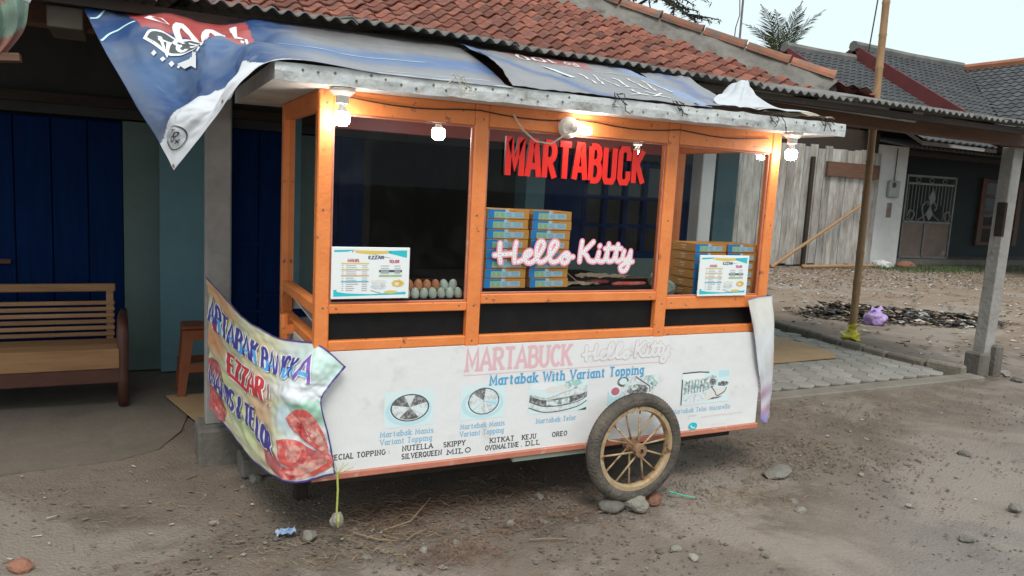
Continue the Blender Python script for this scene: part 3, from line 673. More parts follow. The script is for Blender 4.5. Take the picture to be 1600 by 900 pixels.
for i in range(NX):
    tm.f += [(i, i+1, P1+i+1, P1+i), (i+1, i, 2*P1+i, 2*P1+i+1), (2*P1+i, 3*P1+i, 3*P1+i+1, 2*P1+i+1)]
tm.mi = [0]*len(tm.f)
ang = math.atan(S_)
tpos = []
row = .152*CS
for j in range(29):
    y = 3.02+j*row
    for i in range(62):
        x = hipx(y)-.12-tw*(i+1)
        x = round((x+6)/tw)*tw-6
        if x > -5.9: tpos.append((x, y, rz(y)))
camp = Vector((-.663, -3.108, 1.57))
def vis(p):
    q = _m.inverted() @ Vector(p); return 800+1180*q.x/-q.z, 450-1180*q.y/-q.z
sel = [t for t in tpos if vis(t)[1] > -25 and vis(t)[0] > 300]; sel.sort(key=lambda t: (Vector(t)-camp).length)
near = set(sel[:300]); proto = None; rest = MB()
for k, t in enumerate(tpos):
    jx, jz, jr = random.uniform(-.009,.009), random.uniform(0,.012), random.uniform(-.05,.05)
    if t in near:
        if proto is None:
            proto = local(tm, 'roof_tile', 'tile', roof, (t[0]+jx, t[1], t[2]+jz), (ang-.04, 0, jr))
        else: inst(proto, 'roof_tile', roof, (t[0]+jx, t[1], t[2]+jz), (ang-.04+random.uniform(-.02,.02), 0, jr))
    else:
        mm = Matrix.Translation(Vector((t[0]+jx, t[1], t[2]+jz))) @ Matrix.Rotation(ang-.04, 4, 'X')
        rest.add([mm @ Vector(v) for v in tm.v], tm.f)
o = rest.build('roof_tile_field', 'tile', roof); o['kind'] = 'stuff'
# hip: cement bedding with half-round ridge tiles
hipd = Vector((hipx(4.15)-hipx(3.15), 1., .5)); h0 = Vector((hipx(3.12)+.05, 3.08, rz(3.08)))
cem = MB(); nn = 40; Lh = 4.0
side = Vector((hipd.y, -hipd.x, 0)).normalized()
for i in range(nn+1):
    p = h0+hipd*(Lh*i/nn); w = .12+.05*fbm(i*.7, 1, 1, 2, 4); hh = .2+.03*fbm(i*.5, 3, 1, 2, 8)
    cem.v += [tuple(p-side*(w+.06)+Vector((0,0,-.06))), tuple(p-side*w*.6+Vector((0,0,hh))), tuple(p+side*w*.6+Vector((0,0,hh))), tuple(p+side*(w+.06)+Vector((0,0,-.1)))]
for i in range(nn):
    for k in range(3): cem.f.append((i*4+k, i*4+k+1, i*4+k+5, i*4+k+4))
cem.f += [(0,3,2,1)]; cem.mi = [0]*len(cem.f)
hip = cem.build('hip_ridge', 'cement', house)
for i in range(10):
    a = h0+hipd*(.02+i*.33)+Vector((0,0,.2)); b2 = a+hipd*.315; mb = MB()
    d = (b2-a).normalized(); up = side.cross(d); up = up if up.z > 0 else -up
    for q, rr in ((a, .118), (a+(b2-a)*.12, .104), (b2, .1)):
        for k in range(9):
            an = R(180*k/8); mb.v.append(tuple(q+side*math.cos(an)*rr+up*(math.sin(an)*rr-.02)))
    for q in range(2):
        for k in range(8): mb.f.append((q*9+k, q*9+k+1, q*9+k+10, q*9+k+9))
    mb.f.append(tuple(range(9))[::-1]); mb.f.append(tuple(range(18, 27))); mb.mi = [0]*len(mb.f)
    mb.build('ridge_tile', 'ridge', hip, smooth=False)
o = MB().add([(6.3, 3.1, 2.78), (6.3, 11, 2.78), (hipx(7.2), 7.2, rz(7.2)-.06)], [(0, 1, 2)]).build('rear_roof_slope', 'tile', house)
for i, (x, y, a) in enumerate(((6.35, 2.95, .3), (6.5, 2.9, 1.2), (6.62, 2.98, .1), (6.7, 2.86, 2.0), (6.85, 2.95, .7), (6.48, 3.05, 2.6))):
    o = tm.build('loose_tile', 'tile'); o.location = (x, y, 2.80+.02*(i % 3)+.012*i*(i < 4)); o.rotation_euler = (.15, random.uniform(-.2,.2), a)
    tag(o, 'loose clay tile on the corrugated porch roof, %s of the heap' % ['leftmost', 'third from left', 'fourth from left', 'fifth from left', 'rightmost', 'second from left'][i], 'roof tile', 'loose tiles on the porch roof')

# porch posts
def post(label, x0, x1, y0, y1, z0, z1, m, lean=0, base=None):
    t = thing('porch_post', label, 'post', ((x0+x1)/2, (y0+y1)/2, 0))
    mb = MB().box(x0, x1, y0, y1, z0, z1); mb.v = [(v[0]+lean*(v[2]-z0), v[1], v[2]) for v in mb.v]
    mb.build('shaft', m, t, bevel=.006)
    if base: MB().box(*base).build('footing', 'block', t, bevel=.015)
    return t
pl_ = post('grey concrete porch post on a block beside the left end of the cart', -.325, -.2, 1.2, 1.31, .2, 2.225, 'post_conc', 0, (-.37, -.13, 1.1, 1.36, -.02, .2))
post('whitewashed porch post seen through the right window of the cart', 3.03, 3.15, 1.25, 1.37, .03, 2.225, 'plaster')
pr_ = post('weathered concrete porch post leaning at the right edge of the paving', 6.82, 6.97, 1.33, 1.45, .1, 2.225, 'post_conc', .02, None)
mb = MB().box(6.74, 6.9, 1.3, 1.48, -.03, .22); mb.build('footing', 'block', pr_, bevel=.02)
mb = MB().box(6.92, 7.03, 1.26, 1.42, -.03, .3); mb.build('footing', 'block', pr_, bevel=.02)
mb = MB().box(6.843, 6.875, 1.326, 1.42, 1.36, 1.7); mb.build('broken_patch', 'wood_dark', pr_, bevel=.01)

# ================================================================== FOOD CART
cart = thing('food_cart', 'orange framed street food cart with glass cabinet, white body and spoked wheel', 'food cart', (1.25, .4, 0))
def part(name, m, *a, bevel=.004, parent=None): return MB().box(*a).build(name, m, parent or cart, bevel=bevel)
ZT = lambda x: 1.927+.0096*x
def slant(x0, x1, y0, y1, z0, zt=None):
    mb = MB().box(x0, x1, y0, y1, z0, 2.); mb.v = [(v[0], v[1], ZT(v[0]) if v[2] == 2. else v[2]) for v in mb.v]; return mb
PX = [(0, .058), (.682, .748), (1.74, 1.808), (2.44, 2.505)]
for x0, x1 in PX: slant(x0, x1, 0, .055, .3).build('post', 'orange', cart, bevel=.005)
for x0, x1 in (PX[0], PX[3]): slant(x0, x1, .8, .85, .3).build('rear_post', 'orange', cart, bevel=.005)
secs = [(.058, .682, 1.013, 1.053), (.748, 1.74, 1.042, 1.087), (1.808, 2.44, .992, 1.058)]
for x0, x1, za, zb in secs:
    part('mid_rail', 'orange', x0, x1, .003, .052, za, zb)
    part('lower_rail', 'orange', x0, x1, .003, .052, .853, .896)
    slant(x0, x1, .002, .05, 1.838).build('top_beam', 'orange', cart, bevel=.004)
    part('lower_pane', 'black', x0, x1, .034, .04, .896, za, bevel=0)
    MB().add([(x0-.004, .0245, zb-.004), (x1+.004, .0245, zb-.004), (x1+.004, .0245, 1.842), (x0-.004, .0245, 1.842)], [(0,1,2,3)]).build('window_pane', 'glass', cart)
    for a in ((x0+.0005, x0+.01, zb+.0095, 1.829), (x1-.01, x1-.0005, zb+.0095, 1.829)): part('glazing_bead', 'orange_old', a[0], a[1], .012, .022, a[2], a[3], bevel=.002)
    part('glazing_bead', 'orange_old', x0+.0005, x1-.0005, .012, .022, zb+.0005, zb+.009, bevel=.002)
    part('glazing_bead', 'orange_old', x0+.0005, x1-.0005, .012, .022, 1.8295, 1.8375, bevel=.002)
for x0, x1 in ((.004, .054), (2.451, 2.501)):
    part('side_rail', 'orange', x0, x1, .055, .8, 1.0, 1.05); part('side_rail', 'orange', x0, x1, .055, .8, .853, .896)
    slant(x0, x1, .055, .8, 1.85).build('side_beam', 'orange', cart, bevel=.004)
    MB().add([((x0+x1)/2, .052, 1.047), ((x0+x1)/2, .803, 1.047), ((x0+x1)/2, .803, 1.853), ((x0+x1)/2, .052, 1.853)], [(0,1,2,3)]).build('side_pane', 'glass', cart)
M['maroon_paint'] = mat('maroon_paint', (.24, .06, .05), .5, (.17, .04, .035), 6, .6)
slant(.05, 2.455, .81, .845, 1.83).build('rear_beam', 'maroon_paint', cart, bevel=.003)
part('rear_rail', 'orange', .058, 2.44, .803, .847, 1.0, 1.05); part('rear_panel', 'white_panel', .058, 2.44, .82, .835, .9, 1.0, bevel=0)
part('body', 'white_panel', .004, 2.501, .004, .846, .33, .852, bevel=.003)
part('bottom_rail', 'orange_old', -.006, 2.515, -.018, .002, .293, .3225); part('bottom_rail', 'orange_old', -.006, 2.515, .85, .872, .286, .329)
part('chassis_beam', 'wood_dark', .05, 2.4, .08, .14, .23, .329); part('chassis_beam', 'wood_dark', .05, 2.4, .7, .76, .23, .329)
part('under_board', mat('pale_green_board', (.4, .46, .38), .8, (.3, .33, .28), 6, .7), .96, 1.45, .004, .03, .262, .2855)
for (x0, x1, z) in ((.06, .7, 1.062), (.702, 1.772, 1.108), (1.774, 2.45, 1.052)): part('counter', 'black', x0, x1, .06, .795, z-.02, z, bevel=.002)
mb = MB().add([(.065, .06, .9), (.065, .8, .96), (.5, .8, .98), (.5, .06, .98), (.065, .06, .89), (.065, .8, .95), (.5, .8, .97), (.5, .06, .97)], [(0,3,2,1),(4,5,6,7),(0,1,5,4),(1,2,6,5),(2,3,7,6),(3,0,4,7)])
mb.build('inner_board', 'white_panel', cart)
MB().tube([(-.035, .5, .8), (-.035, .5, .93)], .021, 10).build('handle', 'orange', cart); MB().bar((-.035, .5, .86), (.006, .5, .86), .04, .04).build('handle_bracket', 'orange', cart)
MB().box(.1, 2.42, .852, .866, .05, .284).build('shade_board', 'wood_dark', cart)  # unseen board added to keep the ground below the cart dark
MB().box(.03, .09, .5, .56, -.03, .3).build('support_leg', 'wood_dark', cart, bevel=.006)
sw = random.Random(14)
for (x0, x1) in PX:
    for z in (.87, 1.03, 1.45, 1.87):
        MB().lathe([(.0003, .0012), (.004, .001), (.0048, 0)], ((x0+x1)/2+sw.uniform(-.008, .008), -.0003, z+sw.uniform(-.01, .01)), (0, -1, 0), 8).build('screw', 'nail', cart)
for (x0, x1, za, zb) in secs:
    for x in (x0+.03, x1-.04): MB().lathe([(.0003, .0012), (.0035, .001), (.0042, 0)], (x, .0027, (za+zb)/2+sw.uniform(-.006, .006)), (0, -1, 0), 8).build('screw', 'nail', cart)
# roof: tin-edged slab with plywood underside and nails
RX0, RX1, RY0, RY1 = -.2, 2.785, -.17, 1.05
zb_ = lambda x: 1.921+.0086*(x+.2)
rf = MB(); n = 90
for i in range(n+1):
    x = RX0+(RX1-RX0)*i/n; w = .007*fbm(x, 0, 5, 3, 2); w2 = .006*fbm(x, 3, 7, 3, 6)
    rf.v += [(x, RY0+w, zb_(x)+w2), (x, RY0-.003+w*1.5, zb_(x)+.035), (x, RY0+w, zb_(x)+.066+w2), (x, RY0+.02, zb_(x)+.07+w2), (x, RY1, zb_(x)+.074), (x, RY1, zb_(x)+.006), (x, RY0+.012, zb_(x)+.004)]
for i in range(n):
    for k in range(7): rf.f.append((i*7+k, i*7+(k+1) % 7, (i+1)*7+(k+1) % 7, (i+1)*7+k)); rf.mi.append(1 if k in (5,) else 0)
rf.f += [tuple(range(7)), tuple(n*7+k for k in range(7))[::-1]]; rf.mi += [0, 0]
roofp = rf.build('roof', ['tin', 'ply_white'], cart)
nl = MB()
for i in range(46):
    x = RX0+.04+(RX1-RX0-.08)*i/45+random.uniform(-.02,.02); z = zb_(x)+random.choice([.02,.028,.042,.048])+random.uniform(-.005,.005)
    nl.lathe([(.0001,.0022),(.0045,.0015),(.0055,0)], (x, RY0-.004, z), (0,-1,0), 6)
o = nl.build('nail_heads', 'nail', roofp); o['kind'] = 'stuff'
wsrc = random.Random(5)
for cx in (.52, 1.28, 1.62, 2.25, 2.62):
    mb = MB()
    for k in range(4):
        p = Vector((cx+wsrc.uniform(-.02,.02), RY0-.012, zb_(cx)+.085)); pts = [p]
        for q in range(5): p = p+Vector((wsrc.uniform(-.025,.03), wsrc.uniform(-.006,.004), wsrc.uniform(-.03,.008))); pts.append(Vector(p))
        mb.tube(pts, .0022, 5)
    mb.build('wire_tie', 'wire' if cx != .52 else 'wire_light', roofp)
# cable along the beam
pts = [(.1+.1*i, -.006, 1.905-.02*abs(math.sin(i*.55))+.01*i/24) for i in range(24)]
MB().tube(pts, .003, 5).build('cable', 'wire', cart)
mb = MB().tube([(.86, -.012, 1.9), (.9, -.02, 1.84), (.97, -.03, 1.79), (1.05, -.03, 1.785), (1.11, -.05, 1.83), (1.14, -.06, 1.85)], .004, 6); mb.build('cable', 'wire_light', cart)
# wheels
def wheel(y, name='wheel'):
    c = Vector((1.583, y, .312))
    w = MB().lathe([(.02,-.055),(.034,-.055),(.036,-.02),(.024,-.018),(.024,.03),(.036,.032),(.034,.06),(.012,.06)], c, (0,-1,0), 18).build('wheel', 'hub', cart, smooth=False)
    prof = [(.281,0),(.278,.016),(.268,.031),(.25,.038),(.232,.034),(.219,.024),(.214,.0),(.219,-.024),(.232,-.034),(.25,-.038),(.268,-.031),(.278,-.016)]
    MB().lathe(prof, c, (0,-1,0), 64, True).build('tyre', 'tyre', w, smooth=True)
    tr = MB()
    for k in range(96):
        a = 2*math.pi*k/96
        for s in (-1, 1):
            def P(r, h, da): return (c.x+r*math.cos(a+da), c.y-h, c.z+r*math.sin(a+da))
            q = [(.2825,.004*s,0),(.276,.02*s,.03),(.2625,.035*s,.05),(.245,.039*s,.06)]
            vs = []
            for (r, h, da) in q: vs += [P(r+.001, h, da), P(r+.001, h, da+.028), P(r-.004, h*.9, da+.014)]
            tr.add(vs, [f for i in range(3) for f in ((i*3, i*3+1, i*3+4, i*3+3), (i*3+1, i*3+2, i*3+5, i*3+4), (i*3+2, i*3, i*3+3, i*3+5))])
    tr.build('tread', 'tyre', w)['kind'] = 'stuff'
    MB().lathe([(.222,-.022),(.224,-.016),(.208,-.014),(.203,0),(.208,.014),(.224,.016),(.222,.024),(.2,.024),(.194,.012),(.192,0),(.194,-.012),(.2,-.022)], c, (0,-1,0), 64, True).build('rim', 'rim', w, smooth=False)
    for k in range(14):
        a = 2*math.pi*(k+.3)/14; s = 1 if k % 2 else -1
        a2 = a+s*.22
        MB().tube([(c.x+.03*math.cos(a2), c.y-.03*s-.004, c.z+.03*math.sin(a2)), (c.x+.196*math.cos(a), c.y, c.z+.196*math.sin(a))], .0052, 7).build('spoke', 'rim', w, smooth=True)
    return w
wheel(-.12); wheel(.98)
MB().tube([(1.583, -.17, .312), (1.583, 1.03, .312)], .013, 10).build('axle', 'hub', cart)
MB().box(1.55, 1.615, .1, .75, .33, .36).build('axle_block', 'wood_dark', cart)

# ------------------------------------------------------------------ front banner
bn = thing('front_banner', 'white vinyl banner with faded pink, blue and black lettering across the cart front', 'banner', (1.25, -.01, .33))
def bw(x, z): return .0018*math.sin(3.1*x+2*z)*math.sin(5*z+.7*x)+.0008*math.sin(9*x+4*z)
bfn = lambda x, z, o: (x, -.0075-bw(x, z)-o, z); bpf = lambda x, z, o: bfn(x, z, o+.0003)
mb = MB(); nx, nz = 100, 24
for j in range(nz+1):
    for i in range(nx+1): mb.v.append(bfn(.003+2.5*i/nx, .3235+.5285*j/nz, 0))
for j in range(nz):
    for i in range(nx): mb.f.append((j*(nx+1)+i, j*(nx+1)+i+1, (j+1)*(nx+1)+i+1, (j+1)*(nx+1)+i)); mb.mi.append(0)
mb.build('vinyl', 'banner', bn, smooth=True)
p = Print(bpf, .02)
p.text('MARTABUCK', .684, 1.243, .735, .097, .0175, serif=.2, m='p_pink', gap=.12)
p.line([(.675, .713), (1.83, .716)], .004, 'p_pink')
for (x0, x1, z, s) in ((.292, .54, .459, 'Martabak Manis'), (.293, .535, .424, 'Variant Topping'), (.672, .9, .459, 'Martabak Manis'), (.672, .897, .424, 'Variant Topping'), (1.07, 1.295, .45, 'Martabak Telor'), (1.5, 1.74, .455, 'Martabak Telor'), (1.9, 2.3, .425, 'Martabak Telor Mozarella')):
    p.text(s, x0, x1, z, .023, .0045, serif=.22, m='p_lblue', gap=.2, space=.6)
for (x0, x1, z, s) in ((.055, .338, .38, 'SPECIAL TOPPING :'), (.396, .54, .386, 'NUTELLA'), (.592, .7, .383, 'SKIPPY'), (.826, .955, .378, 'KITKAT'), (.998, 1.075, .376, 'KEJU'), (1.165, 1.25, .374, 'OREO'), (.394, .585, .349, 'SILVERQUEEN'), (.61, .73, .346, 'MILO'), (.805, 1.0, .344, 'OVOMALTINE ,'), (1.02, 1.1, .343, 'DLL')):
    p.text(s, x0, x1, z, .022, .0046, serif=.2, m='p_black', gap=.2, space=.5)
# round griddle cakes
def cake(x, z, rx, rz_, bg):
    p.rect(x-.118, x+.112, z-.085, z+.08, bg)
    p.ell(x-.005, z-.012, .108, .07, 'p_ice' if bg == 'p_pale' else 'p_pale'); p.ell(x-.002, z-.008, .09, .058, bg)
    p.ell(x, z, rx, rz_, 'p_dark', wob=.02); p.ell(x, z, rx*.93, rz_*.93, 'photo_pale')
cake(.425, .583, .09, .062, 'p_pale')
for a0, a1, m in ((20, 75, 'photo_dark'), (110, 165, 'photo_dark'), (235, 300, 'photo_dark'), (320, 350, 'p_pale')): p.ell(.425, .585, .083, .056, m, a0, a1, 10)
p.ring(.425, .583, .088, .061, .004, 'p_dark')
cake(.785, .585, .08, .064, 'p_pale')
for a0, a1, m in ((85, 140, 'photo_dark'), (325, 360, 'p_ice'), (200, 240, 'p_pale')): p.ell(.785, .587, .075, .06, m, a0, a1, 10)
p.ring(.785, .585, .078, .063, .003, 'p_dark'); p.line([(.73,.545),(.785,.585),(.85,.57)], .002, 'p_grey'); p.line([(.79,.53),(.785,.585),(.755,.64)], .002, 'p_grey')
def roll(x0, x1, z0, dz, m, out='p_dark', bend=.02):
    n = 14; up = [(x0+(x1-x0)*i/n, z0+dz+bend*math.sin(math.pi*i/n)) for i in range(n+1)]; lo = [(x0+(x1-x0)*i/n, z0-bend*.8*math.sin(math.pi*i/n)) for i in range(n+1)]
    p.groups([[[lo[i], lo[i+1], up[i+1], up[i]] for i in range(n)]], m); p.line(lo, .004, out); p.line(up, .0025, out)
def band(top_, bot_, m, n=18):
    T_, B_ = smooth_path(top_, n), smooth_path(bot_, n); k = min(len(T_), len(B_))
    p.groups([[[B_[i], B_[i+1], T_[i+1], T_[i]] for i in range(k-1)]], m)
# folded savoury pancake, sliced, with leaves
p.rect(1.022, 1.352, .497, .655, 'p_pale'); p.ell(1.1, .635, .07, .018, 'p_white'); p.ell(1.15, .612, .04, .018, 'p_cream'); p.ell(1.21, .618, .035, .017, 'p_cream'); p.ell(1.265, .635, .05, .022, 'photo', wob=.15); p.ell(1.285, .64, .03, .014, 'p_mint', wob=.2)
band([(1.03,.6),(1.12,.578),(1.22,.6),(1.35,.628)], [(1.03,.585),(1.12,.56),(1.22,.565),(1.35,.585)], 'photo_pale')
band([(1.026,.592),(1.1,.566),(1.2,.57),(1.3,.58),(1.35,.592)], [(1.026,.562),(1.1,.535),(1.2,.53),(1.3,.545),(1.35,.57)], 'photo_dark')
band([(1.12,.565),(1.18,.56),(1.25,.568)], [(1.12,.538),(1.18,.532),(1.25,.54)], 'photo')
band([(1.024,.56),(1.12,.532),(1.22,.532),(1.35,.567)], [(1.024,.532),(1.12,.503),(1.2,.503),(1.3,.52)], 'photo_pale')
p.line(smooth_path([(1.024,.562),(1.1,.534),(1.2,.53),(1.3,.545),(1.35,.568)]), .004, 'p_dark'); p.line(smooth_path([(1.024,.532),(1.1,.505),(1.2,.503),(1.3,.52),(1.35,.545)]), .005, 'p_dark'); p.line(smooth_path([(1.026,.594),(1.12,.57),(1.2,.592),(1.28,.612)]), .003, 'p_grey'); p.poly([(1.3,.498),(1.35,.498),(1.35,.512)], 'p_dark')
# dish with red sauce bowl
p.rect(1.475, 1.62, .505, .58, 'p_ice'); p.rect(1.56, 1.765, .505, .65, 'photo_pale'); p.ell(1.565, .625, .036, .026, 'photo_dark'); p.ell(1.565, .627, .024, .017, 'p_pale'); p.ell(1.66, .6, .085, .04, 'photo_pale'); p.ell(1.66, .575, .065, .03, 'photo_dark', wob=.08); p.ell(1.63, .59, .03, .015, 'photo'); p.ell(1.52, .578, .036, .03, 'p_white'); p.ell(1.52, .578, .026, .021, 'p_rose'); p.groups([[[(1.7,.648),(1.73,.648),(1.78,.59),(1.752,.57)]]], 'photo'); p.line([(1.735,.648),(1.785,.6)], .01, 'p_mint'); p.line([(1.64,.648),(1.735,.59),(1.74,.56)], .006, 'p_dark')
# sliced roll with cheese
p.rect(1.945, 2.275, .468, .648, 'p_pale'); p.rect(1.95, 2.1, .6, .64, 'p_white')
band([(1.958,.6),(2.03,.606),(2.11,.61),(2.17,.622)], [(1.958,.525),(2.03,.53),(2.1,.535),(2.15,.55)], 'photo')
for i in range(7): p.line([(1.972+.021*i, .532), (1.976+.021*i, .6)], .004, 'p_dark' if i % 2 else 'photo_dark')
p.ell(2.15, .588, .042, .036, 'photo', wob=.1); p.ell(2.16, .585, .022, .018, 'photo_dark', wob=.15); p.ell(2.235, .57, .04, .014, 'photo_dark', wob=.12)
band([(1.96,.52),(2.05,.528),(2.14,.535)], [(1.96,.48),(2.05,.476),(2.14,.482)], 'photo_pale'); band([(2.12,.54),(2.19,.55),(2.26,.545)], [(2.12,.48),(2.19,.49),(2.26,.515)], 'p_cream')
p.line(smooth_path([(2.15,.56),(2.18,.53),(2.2,.505),(2.25,.525),(2.262,.55)]), .006, 'p_dark'); p.line([(1.947,.644),(2.06,.646),(2.13,.64)], .007, 'p_dark'); p.line([(1.949,.61),(1.952,.47)], .008, 'p_dark'); p.poly([(2.13,.485),(2.2,.488),(2.24,.5),(2.17,.498)], 'photo_dark'); p.rect(2.2, 2.273, .61, .645, 'p_ice')
p.text('Martabak With Variant Topping', .81, 1.69, .66, .045, .0085, serif=.2, m='p_blue', gap=.2, space=.62)
# faded contact lines
p.line([(2.01,.385),(2.012,.405),(2.065,.408)], .006, 'p_fgrey'); p.ell(2.045, .345, .031, .021, 'p_teal'); p.line(smooth_path([(2.032,.352),(2.036,.342),(2.048,.336),(2.058,.338)]), .006, 'p_white')
rr = random.Random(3)
for z, x0, x1 in ((.388, 2.1, 2.39), (.338, 2.1, 2.27)):
    x = x0
    while x < x1: w = rr.uniform(.006, .012); p.line([(x, z+rr.uniform(-.002,.002)), (x+w, z+rr.uniform(.004,.012))], .003, 'p_fgrey' if z < .36 else 'p_faint'); x += w+.006
# script lettering
ZX = lambda zx, zy: (7.13876e-4*zx+4.587e-5*zy+.662706, 6.92e-6*zx-6.21961e-4*zy+1.571390)
HK = [[(225,405),(219,480),(226,550)], [(342,398),(326,480),(327,548)], [(183,494),(228,490),(330,482)],
 [(352,545),(385,530),(430,500),(452,478),(440,462),(412,478),(400,515),(418,548),(455,548),(500,505),(540,440),(545,402),(522,390),(500,420),(488,490),(505,542),(545,540),(600,490),(645,430),(648,398),(622,392),(598,430),(588,500),(605,545),(650,540),(690,500),(718,478),(738,495),(730,540),(700,556),(680,535),(690,500),(720,505),(745,510),(772,508)],
 [(845,385),(832,465),(823,545)], [(935,390),(885,440),(842,476)], [(848,472),(880,500),(900,535),(940,545),(965,520),(980,470)], [(985,425),(989,420)], [(980,470),(970,525),(990,545),(1025,535),(1048,470),(1062,405)], [(1050,470),(1046,525),(1065,545),(1100,530),(1122,470),(1138,410)], [(1124,470),(1120,525),(1140,545),(1170,525)], [(1030,443),(1095,438),(1165,442)],
 [(1190,462),(1178,510),(1195,535),(1225,515),(1246,462)], [(1246,462),(1236,540),(1208,612),(1172,622),(1158,592),(1195,562),(1262,548)]]
def script(fn, k, name, parent, w1, w2, m1, m2, dots=True):
    q = Print(fn); paths = [smooth_path(s, 7) if len(s) > 2 else s for s in HK]; paths = [[k(*a) for a in s] for s in paths]
    def caps(w):
        out = []
        for s in paths:
            out.append(ribbon(s, w))
            for e in (s[0], s[-1]): out.append([[(e[0], e[1])]+[(e[0]+w/2*math.cos(R(a)), e[1]+w/2*math.sin(R(a))), (e[0]+w/2*math.cos(R(a+45)), e[1]+w/2*math.sin(R(a+45)))] for a in range(0, 360, 45)])
        return out
    fl = lambda gs: [[qd] for g in gs for qd in g]
    q.groups(fl(caps(w1)), m1, 8e-7, 9999); q.lv += .0007; q.groups(fl(caps(w2)), m2, 8e-7, 9999); q.lv += .0007
    if dots:
        ds = []
        for s in paths:
            acc = 0
            for a, b in zip(s[:-1], s[1:]):
                acc += math.dist(a, b)
                if acc > .012: acc = 0; ds.append([[(b[0]+.002*math.cos(R(t)), b[1]+.002*math.sin(R(t))) for t in range(0, 360, 60)]])
        q.groups(ds, 'p_ink')
    return q.build(name, parent)
def bscript(zx, zy): return (1.31+(zx-183)/(1262-183)*.535, .755+(545-zy)/160*.075)
script(lambda x, z, o: bfn(x, z, .0008+o), bscript, 'script_lettering', bn, .024, .019, 'p_faint', 'banner', False)
p.build('lettering', bn)

# ------------------------------------------------------------------ letters and script on the glass
sg = thing('letter_sign', 'bold red block letters stuck on the middle cart window', 'sign', (1.22, .012, 1.63))
GB = {'A': (.84, [[(.06,0),(.31,1),(.53,1),(.78,0)], [(.2,.3),(.64,.3)]]), 'M': (1.02, [[(.1,0),(.1,1),(.2,1),(.51,.3),(.82,1),(.92,1),(.92,0)]]), 'C': (.8, [[(.7,.66),(.7,.88),(.58,1),(.24,1),(.12,.88),(.12,.12),(.24,0),(.58,0),(.7,.12),(.7,.34)]]), 'U': (.82, [[(.1,1),(.1,.12),(.22,0),(.6,0),(.72,.12),(.72,1)]])}
G_old = {k: G[k] for k in GB}; G.update(GB)
for c, strokes, k in layout('MARTABUCK', .845, 1.604, 1.632, .16, gap=.2):
    mb = MB()
    for n_, pl in enumerate(strokes):
        x_min = min(a[0] for s in strokes for a in s)
        for q in ribbon([(a[0], a[1]+.0) for a in pl], .029):
            y0, y1 = .006+.0004*n_, .0215
            mb.add([(a[0], y0, a[1]) for a in q]+[(a[0], y1, a[1]) for a in q], [(0,1,2,3)], 0)
            mb.add([(a[0], y0, a[1]) for a in q]+[(a[0], y1, a[1]) for a in q], [(0,4,5,1),(1,5,6,2),(2,6,7,3),(3,7,4,0)], 1)
    mb.build('letter', ['red', 'red_shadow'], sg)
G.update(G_old)
st = thing('script_sticker', 'pink and white dotted script lettering stuck on the middle cart window', 'sticker', (1.2, .018, 1.2))
script(lambda x, z, o: (x, .0225-o, z), ZX, 'script_lettering', st, .031, .0165, 'pink', 'white')

# ------------------------------------------------------------------ menu boards
def menu(label, x0, x1, z0, z1):
    t = thing('menu_board', label, 'menu board', ((x0+x1)/2, -.004, z0), 'menu boards on the cart windows')
    MB().box(x0, x1, -.008, -.001, z0, z1).build('board', 'paper_white', t, bevel=.0015)
    W, H = x1-x0, z1-z0; q = Print(lambda x, y, o: (x0+x*W, -.0083-o, z0+y*H))
    q.poly([(.6,.93),(.96,.95),(.96,.8),(.88,.83),(.74,.88)], 'p_teal'); q.poly([(.03,.94),(.3,.95),(.2,.91),(.03,.9)], 'p_teal'); q.poly([(.28,.94),(.72,.93),(.7,.88),(.5,.86),(.3,.89)], 'p_yel'); q.poly([(.5,.88),(.6,.84),(.78,.79),(.62,.81)], 'p_grey')
    q.poly([(.03,.05),(.96,.08),(.96,.13),(.7,.11),(.5,.09),(.2,.11),(.07,.14),(.07,.18),(.03,.18)], 'p_teal'); q.ell(.76, .13, .09, .03, 'p_yel'); q.poly([(.5,.17),(.64,.11),(.62,.1),(.5,.15)], 'p_grey')
    q.text('EZZAR', .46, .66, .775, .055, .016, m='p_ink', serif=.05)
    q.text('MANIS', .2, .34, .715, .055, .016, m='p_rose'); q.text('TELOR', .73, .86, .7, .055, .016, m='p_rose')
    r = random.Random(11)
    for z, m in ((.685, 'p_yel'), (.565, 'p_yel'), (.45, 'p_org'), (.335, 'p_teal')): q.rect(.12, .47, z-.012, z+.012, m)
    for i in range(13):
        z = .645-.04*i
        for a, b in ((.13, .15), (.18, .24+r.uniform(.02, .12)), (.38, .45)): q.line([(a, z), (b, z)], .012, 'p_grey')
    for i, z in enumerate((.64, .59, .54, .5, .45)):
        if i == 2: q.rect(.6, .9, z-.022, z+.022, 'p_dark')
        if i == 4: q.rect(.6, .9, z-.02, z+.02, 'p_green')
        for a, b in ((.62, .73), (.8, .88)): q.line([(a, z), (b, z)], .012, 'p_grey' if i != 2 else 'p_pale')
    q.ell(.6, .33, .1, .04, 'p_cream', wob=.1); q.ell(.6, .24, .1, .05, 'photo_pale', wob=.1); q.ell(.85, .3, .08, .07, 'p_yel', wob=.12, seed=2); q.ell(.86, .3, .05, .045, 'p_org', wob=.2, seed=1); q.ell(.84, .29, .03, .03, 'p_cream', wob=.2)
    for a in (.26, .74): q.ell(a, .915, .008, .013, 'p_ink')
    q.build('print', t)
menu('white printed menu board on the left cart window beside the eggs', .062, .399, 1.077, 1.296)
menu('white printed menu board on the right cart window before the boxes', 2.0, 2.34, 1.06, 1.279)

